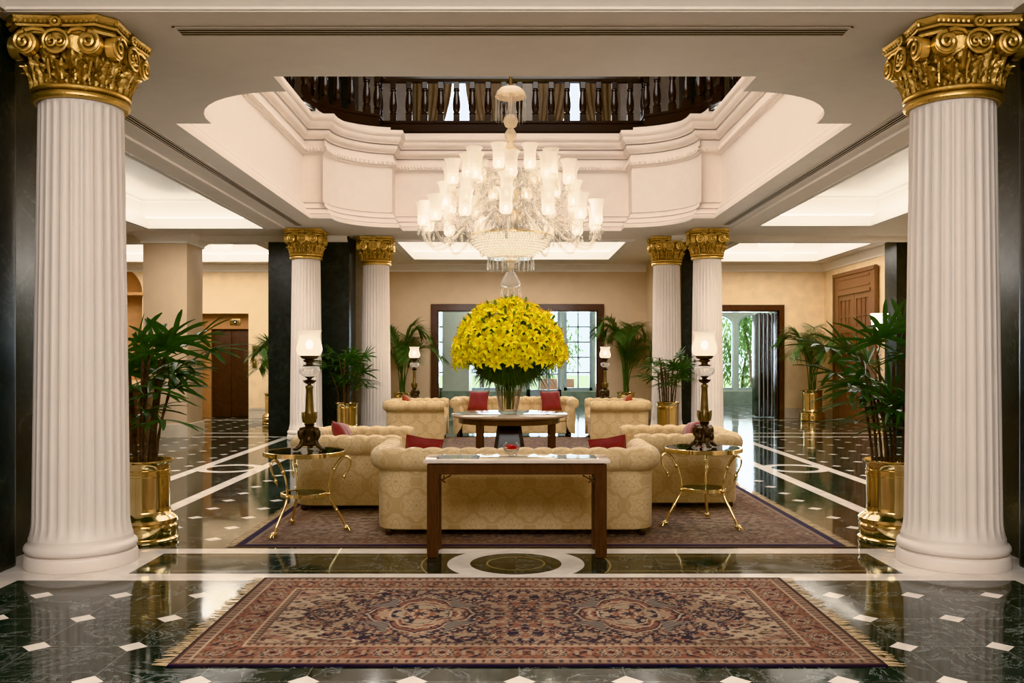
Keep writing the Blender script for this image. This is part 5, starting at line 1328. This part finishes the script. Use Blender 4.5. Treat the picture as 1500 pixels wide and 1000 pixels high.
# ------------------------------------------------------------------ palms in brass planters
M_SOIL = simple('dark potting soil', (.02, .014, .01), .95, var=.4, vscale=40, bump=.6, bscale=60)
M_CANE = simple('dark fibrous palm cane', (.085, .055, .038), .8, var=.5, vscale=26, bump=.5, bscale=90)
M_CANEG = simple('green palm stalk', (.05, .10, .025), .5, var=.4, vscale=12)
M_RHAPIS = leafmat('lady palm leaf', (.014, .046, .012), (.065, .145, .038), .36)
M_ARECA = leafmat('areca palm leaf', (.030, .066, .022), (.11, .19, .065), .45)
def planter(t, R_, h):
    k = R_ / .24
    m = MB(); z = lambda q: q * h / .70
    m.lathe([(.28 * k, 0), (.285 * k, .01), (.285 * k, .03), (.268 * k, .045), (.278 * k, .06), (.278 * k, .14), (.266 * k, .155), (.282 * k, .175), (.280 * k, .20), (.255 * k, .225), (.222 * k, .25), (.215 * k, .27), (.214 * k, .30), (.214 * k, z(.56)), (.222 * k, z(.565)), (.222 * k, z(.585)), (.214 * k, z(.59)), (.214 * k, z(.60)), (.221 * k, z(.605)), (.221 * k, z(.615)), (.214 * k, z(.62)), (.216 * k, z(.65)), (.228 * k, z(.675)), (.243 * k, z(.69)), (.243 * k, z(.70)), (.232 * k, z(.70)), (.205 * k, z(.66)), (.205 * k, z(.60)), (.001, z(.60))], 48)
    p = m.build('planter', M_BRASS, t, 35)
    m = MB(); m.lathe([(.001, z(.63)), (.1 * k, z(.635)), (.204 * k, z(.63)), (.204 * k, z(.605)), (.001, z(.605))], 24); m.build('soil', M_SOIL, p, 60)
    return z(.63)
def repel(m, loc, rep):
    """Leaves bend away from what stands beside the plant: ('c', x, y, r) a column, ('x', sign, limit) or ('y', sign, limit) a wall."""
    for i, (x, y, z) in enumerate(m.v):
        X_, Y_ = x + loc[0], y + loc[1]
        for q in rep:
            if q[0] == 'c':
                dx_, dy_ = X_ - q[1], Y_ - q[2]; d = math.hypot(dx_, dy_)
                rr_ = q[3] + (.07 if z < .4 or z > 3.4 else 0)
                if d < rr_ + .12: k = (rr_ + .02 + .10 * max(0, d) / (rr_ + .12)) / max(d, 1e-4); X_, Y_ = q[1] + dx_ * k, q[2] + dy_ * k
            else:
                v = X_ if q[0] == 'x' else Y_
                if (v - q[2]) * q[1] > -.12: v = q[2] - q[1] * (.02 + .10 * math.exp(-((v - q[2]) * q[1] + .12) / .10))
                if q[0] == 'x': X_ = v
                else: Y_ = v
        m.v[i] = (X_ - loc[0], Y_ - loc[1], z)
def rhapis(name, label, loc, R_, h, top, spread, ncane, nfr, seed, lean=(0, 0), block=None, rep=()):
    rn = random.Random(seed); t = thing(name, label, 'potted palm', loc, 0, 'lady palms in brass planters'); zs = planter(t, R_, h)
    tips = []
    for k in range(ncane):
        a = 2 * PI * k / ncane + rn.uniform(-.3, .3); r = rn.uniform(.03, R_ * .72); H_ = (top - zs - .25) * rn.uniform(.45, 1.0)
        p0 = Vector((r * cos(a), r * sin(a), zs)); p1 = p0 + Vector((cos(a) * .03 + lean[0] * .3, sin(a) * .03 + lean[1] * .3, H_ * .5)); p2 = p0 + Vector((cos(a) * rn.uniform(.04, .14) + lean[0], sin(a) * rn.uniform(.04, .14) + lean[1], H_))
        m = MB(); pts = smooth_path([p0, p1, p2], 6); m.tube(pts, [.013 if i % 2 else .010 for i in range(len(pts))], 7); m.build('cane', M_CANE, t, 60); tips.append((p0, p1, p2, a))
    for k in range(nfr):
        p0, p1, p2, a0 = tips[k % ncane]; q = rn.uniform(.55, 1.0) if k >= ncane else 1.0
        b = p1.lerp(p2, max(0, q * 2 - 1)); az = a0 + rn.uniform(-1.3, 1.3) + 2.1 * (k // ncane); el = rn.uniform(-.25, 1.15) * (1 if q > .9 else .6)
        d = Vector((cos(az) * cos(el), sin(az) * cos(el), sin(el))); 
        if block and (b + d * .6).x * block > R_ * 1.2: d.x *= -.4
        pl = rn.uniform(.16, .42) * spread
        m = MB(); e = b + d * pl + Vector((0, 0, -.03)); m.tube([b, b + d * pl * .5 + Vector((0, 0, .02)), e], [.005, .004, .004], 5)
        side = d.cross(Vector((0, 0, 1))); side = side.normalized() if side.length > .05 else Vector((1, 0, 0)); up = side.cross(d).normalized()
        n = rn.randint(6, 9); tilt = rn.uniform(-.25, .35)
        for i in range(n):
            g = (i / (n - 1) - .5) * rn.uniform(3.1, 3.5); dd_ = (d * cos(g) + side * sin(g)) * .97 + up * (tilt * .3 + .12 * cos(g * 2)); l = rn.uniform(.30, .42) * spread * (1 - .22 * abs(g) / 1.7)
            dd_.normalize(); sd = dd_.cross(up); sd.normalize(); rows = []; w = .041 * spread
            for j in range(6):
                s = j / 5; ww = w * (.35 + .65 * sin(PI * min(1, .15 + s * .75))) * (1 if s < 1 else .45) * .5; c = e + dd_ * l * s - Vector((0, 0, .20 * l * s * s))
                rows.append([c - sd * ww + up * ww * .35, c, c + sd * ww + up * ww * .35])
            m.grid(rows)
        repel(m, loc, rep); m.build('frond', M_RHAPIS, t, 60)
    return t
rhapis('potted_lady_palm', 'lady palm in a tall brass planter behind the large left column', (at(211, 7.66), 7.66, .001), .24, .70, 1.90, 1.12, 13, 27, 3, (.03, 0), -1, [('c', -3.30, 6.85, .36), ('x', -1, -3.88)])
rhapis('potted_lady_palm', 'lady palm in a tall brass planter behind the large right column', (at(1308, 7.66), 7.66, .001), .24, .70, 1.92, 1.12, 13, 29, 8, (-.05, 0), 1, [('c', 3.42, 6.85, .36), ('x', 1, 3.98)])
rhapis('potted_lady_palm', 'lady palm in a brass planter before the dark marble wall, behind the left armchair', (at(508, 17.45), 17.45, .001), .23, .70, 1.86, 1.0, 12, 30, 5, rep=[('c', -3.97, 17.35, .33), ('c', -2.77, 18.45, .33), ('y', 1, 18.13)])
rhapis('potted_lady_palm', 'lady palm in a brass planter beside the far white column, behind the right armchair', (at(978, 17.4), 17.4, .001), .23, .72, 1.86, 1.0, 12, 30, 6, rep=[('c', 3.87, 17.35, .33), ('c', 3.27, 18.45, .33)])
def areca(name, label, loc, R_, h, top, nfr, seed, wid=1.0, rep=()):
    rn = random.Random(seed); t = thing(name, label, 'potted palm', loc, 0, 'areca palms in brass planters'); zs = planter(t, R_, h); H_ = top - zs
    for k in range(nfr):
        az = 2 * PI * k / nfr * 2.618 + rn.uniform(-.3, .3); f = rn.uniform(.62, 1.0); reach = rn.uniform(.45, .95) * wid * (1.3 - f * .6); hh = H_ * f
        b = Vector((rn.uniform(-.07, .07), rn.uniform(-.07, .07), zs)); o_ = Vector((cos(az), sin(az), 0))
        pts = smooth_path([b, b + o_ * reach * .10 + Vector((0, 0, hh * .45)), b + o_ * reach * .38 + Vector((0, 0, hh * .86)), b + o_ * reach * .75 + Vector((0, 0, hh * (1.0 if f > .8 else .93))), b + o_ * reach * 1.12 + Vector((0, 0, hh * (.90 if f > .8 else .74)))], 8)
        m = MB(); N_ = len(pts); m.tube(pts, [.012 * (1 - .8 * i / N_) + .002 for i in range(N_)], 6)
        for i in range(int(N_ * .30), N_):
            s = (i - N_ * .30) / (N_ * .70); tg = (pts[min(i + 1, N_ - 1)] - pts[i - 1]).normalized(); sd = tg.cross(Vector((0, 0, 1))); sd = sd.normalized() if sd.length > .03 else Vector((-sin(az), cos(az), 0))
            l = .36 * (.45 + .75 * sin(PI * (.15 + .75 * s))) * (.8 + .2 * wid)
            for sg in (-1, 1):
                for half in (0, .5):
                    pp = pts[i].lerp(pts[min(i + 1, N_ - 1)], half); dd_ = (sd * sg * .8 + tg * .75 + Vector((0, 0, .18))).normalized(); blade(m, pp, dd_, l * rn.uniform(1.0, 1.3), .019, rn.uniform(.15, .5), 4, .3)
        repel(m, loc, rep); m.build('frond', M_ARECA, t, 60)
    return t
areca('potted_areca_palm', 'feathery areca palm against the beige wall left of the wide doorway', (at(590, 22.5), 22.5, .001), .24, .72, 2.45, 13, 2, 1.3, [('x', -1, -3.30), ('y', 1, 23.46)])
areca('potted_areca_palm', 'feathery areca palm against the beige wall right of the wide doorway', (at(917, 22.5), 22.5, .001), .24, .72, 2.56, 14, 4, 1.3, [('x', 1, 3.60), ('y', 1, 23.46)])
areca('potted_areca_palm', 'areca palm in a brass planter in the corner beside the teak double door', (at(1190, 22.45), 22.45, .001), .27, .78, 2.42, 13, 7, 1.25, [('x', 1, 8.22), ('y', 1, 23.46)])
areca('potted_areca_palm', 'palm in a brass planter half hidden behind the dark marble pier near the lift', (at(402, 21.3), 21.3, .001), .24, .74, 2.05, 14, 9, .8)

# ------------------------------------------------------------------ garden beyond the windows
M_GL = leafmat('garden leaves', (.08, .17, .05), (.30, .46, .18), .6, .3)
M_BARK = simple('garden bark', (.14, .10, .07), .9, var=.4, vscale=8)
def tree(label, x, y, h, r, n, seed, trunks=1, low=.25):
    rn = random.Random(seed); t = thing('garden_tree', label, 'tree', (x, y, -.12), 0, 'trees in the garden outside the windows')
    m = MB()
    for k in range(trunks):
        a = rn.uniform(0, 6.28); q = .12 * (trunks > 1); m.tube(smooth_path([(q * cos(a), q * sin(a), 0), (q * 2 * cos(a), q * 2 * sin(a), h * .4), (q * 5 * cos(a) + rn.uniform(-.2, .2), q * 5 * sin(a), h * .75)], 5), [.11 / (1 + .6 * (trunks > 1)) * (1 - .06 * i) for i in range(11)], 8)
    m.build('trunk', M_BARK, t, 60)
    m = MB()
    for k in range(n):
        u, a = rn.uniform(-1, 1), rn.uniform(0, 6.28); q = r * rn.uniform(.35, 1) ; s = math.sqrt(1 - u * u)
        p = (q * s * cos(a), q * s * sin(a), h * (.5 + low * .5) + q * u * (h * (1 - low) * .5) / r); blade(m, p, (rn.uniform(-1, 1), rn.uniform(-1, 1), rn.uniform(-.8, .5)), rn.uniform(.16, .36), rn.uniform(.04, .09), .3, 2)
    m.build('crown', M_GL, t, 60); return t
tree('multi stemmed garden tree outside the arched window beside the folded doors', 9.15, 32.9, 4.6, 1.15, 2400, 1, 6, .42)
tree('leafy shrub tree outside the arched window nearest the white column', 6.2, 38.2, 4.4, 1.5, 2400, 2, 1, .1)
tree('tall tree farther back in the bright garden', 9.6, 44.0, 6.5, 2.6, 2700, 3)
tree('low tree outside the glazed doors, behind the yellow flowers', 1.6, 37.0, 3.6, 1.5, 2100, 4, 1, .2)
tree('garden tree outside the tall panes by the door frame', 4.4, 33.5, 4.0, 1.2, 1800, 5, 2, .2)
tree('distant garden tree outside the low panes behind the vase', -1.2, 39.0, 4.4, 1.9, 2100, 6)
tree('dense low palm-like shrub under the arched windows', 7.0, 33.4, 2.6, .8, 1500, 11, 3, .0)
tree('dense shrub at the far side of the arched windows', 9.4, 36.4, 3.4, 1.3, 1800, 12, 3, .0)
t = thing('garden_bench', 'yellow cushioned brown bench outside the glazed doors', 'bench', (1.75, 32.2, -.12))
m = MB(); m.rbox(-.6, .6, -.25, .25, .40, .52, .03); m.build('seat', simple('yellow outdoor cushion', srgb(230, 180, 60), .7), t)
m = MB(); m.rbox(-.62, .62, .22, .28, .45, .95, .02); m.build('backrest', M_TEAK, t)
for sx in (-.55, .55):
    for sy in (-.2, .2): m = MB(); m.rbox(sx - .03, sx + .03, sy - .03, sy + .03, 0, .42, .005); m.build('leg', M_TEAK, t)
# ------------------------------------------------------------------ light
def lamp(kind, name, loc, energy, color=(1, .85, .68), rot=(0, 0, 0), size=.1, sy=None, spread=None):
    l = bpy.data.lights.new(name, kind); l.energy = energy; l.color = color
    if kind == 'AREA':
        l.size = size
        if sy: l.shape = 'RECTANGLE'; l.size_y = sy
        if spread: l.spread = spread
    elif kind == 'SUN': l.angle = size
    else: l.shadow_soft_size = size
    o = bpy.data.objects.new(name, l); COL.objects.link(o); o.location = loc; o.rotation_euler = rot; return o
lamp('AREA', 'front_fill', (0, 1.0, 4.6), 520, (1, .97, .94), (math.radians(28), 0, 0), 6.0, 3.0)  # unseen soft fill above the camera for the column fronts
lamp('AREA', 'mezzanine_fill', (0, 12.6, 9.2), 330, (1, .95, .90), (0, 0, 0), 5, 6)  # added fill without a fixture, brightens the well walls from above
for k in range(8):
    a = 2 * PI * (k + .5) / 8
    lamp('POINT', 'chandelier_glow', (.02 + 1.08 * cos(a), 12.63 + 1.08 * sin(a), 3.62), 8, (1, .90, .79), size=.10)
for a, b in ((-1, -1), (1, -1), (-1, 1), (1, 1)): lamp('POINT', 'lounge_fill', (.02 + 1.7 * a, 12.9 + 1.9 * b, 2.75), 46 if b < 0 else 28, (1, .93, .85), size=.12)  # added fill lights floating in the lounge, no fixture belongs to them
for x, y, z in LP: lamp('POINT', 'table_lamp_glow', (x, y, z + .955), 3.5, (1, .80, .58), size=.05)
lamp('AREA', 'daylight_main_door', (.8, 31.2, 2.2), 500, (.86, .94, 1), (-PI / 2, 0, 0), 4.0, 3.0)
lamp('AREA', 'daylight_garden_window', (7.6, 31.2, 2.2), 500, (.88, .95, 1), (-PI / 2, 0, 0), 3.0, 2.6)
for nm, (x0, x1, y0, y1) in TRAYS.items():
    lamp('AREA', 'tray_fill_' + nm, ((x0 + x1) / 2, (y0 + y1) / 2, ZC + .52), (32 if 'side' in nm else 24 if '_' in nm else 20) * (x1 - x0) * (y1 - y0) ** .6, (1, .93, .85), (0, 0, 0), (x1 - x0) * .9, (y1 - y0) * .9)  # added area fills in the trays that brighten the halls below
for x, y, z, e in ((at(1137, 20.6), 20.6, 4.2, 36), (at(325, 20.8), 20.8, 4.2, 36)): lamp('POINT', 'ceiling_light_glow', (x, y, z), e, (1, .86, .68), size=.35)
lamp('POINT', 'mezzanine_back_fill', (0, 19.6, 8.9), 55, (1, .94, .86), size=.2)  # added fill without a fixture for the drapes and back wall
lamp('POINT', 'far_room_fill', (-.2, 26.6, 3.3), 75, (.92, .97, 1), size=.2)  # fill lights added to lift the dark far room, no fixtures
lamp('POINT', 'far_room_fill', (6.4, 26.8, 3.3), 60, (.92, .97, 1), size=.2)
w = bpy.data.worlds.new('daylight'); SC.world = w; w.use_nodes = True
bg = w.node_tree.nodes['Background']; sky = w.node_tree.nodes.new('ShaderNodeTexSky'); sky.sky_type = 'HOSEK_WILKIE'; sky.turbidity = 4; sky.sun_direction = (.3, .6, .7)
mixn = w.node_tree.nodes.new('ShaderNodeMix'); mixn.data_type = 'RGBA'; mixn.inputs[0].default_value = .75
w.node_tree.links.new(sky.outputs[0], mixn.inputs[6]); mixn.inputs[7].default_value = (.9, .96, 1, 1)
w.node_tree.links.new(mixn.outputs[2], bg.inputs[0]); bg.inputs[1].default_value = 3.2
lamp('SUN', 'sun', (0, 60, 20), 3.0, (1, .96, .88), (math.radians(-50), math.radians(20), 0), .02)

cy = SC.cycles
cy.use_denoising = True
try: cy.denoiser = 'OPENIMAGEDENOISE'
except Exception: pass
cy.max_bounces = 7; cy.diffuse_bounces = 4; cy.glossy_bounces = 4; cy.transmission_bounces = 4; cy.transparent_max_bounces = 24
cy.caustics_reflective = False; cy.caustics_refractive = False; cy.sample_clamp_indirect = 6.0; cy.sample_clamp_direct = 0.0
cy.use_adaptive_sampling = True; cy.adaptive_threshold = .015
SC.view_settings.view_transform = 'Khronos PBR Neutral'
SC.view_settings.exposure = 0.22
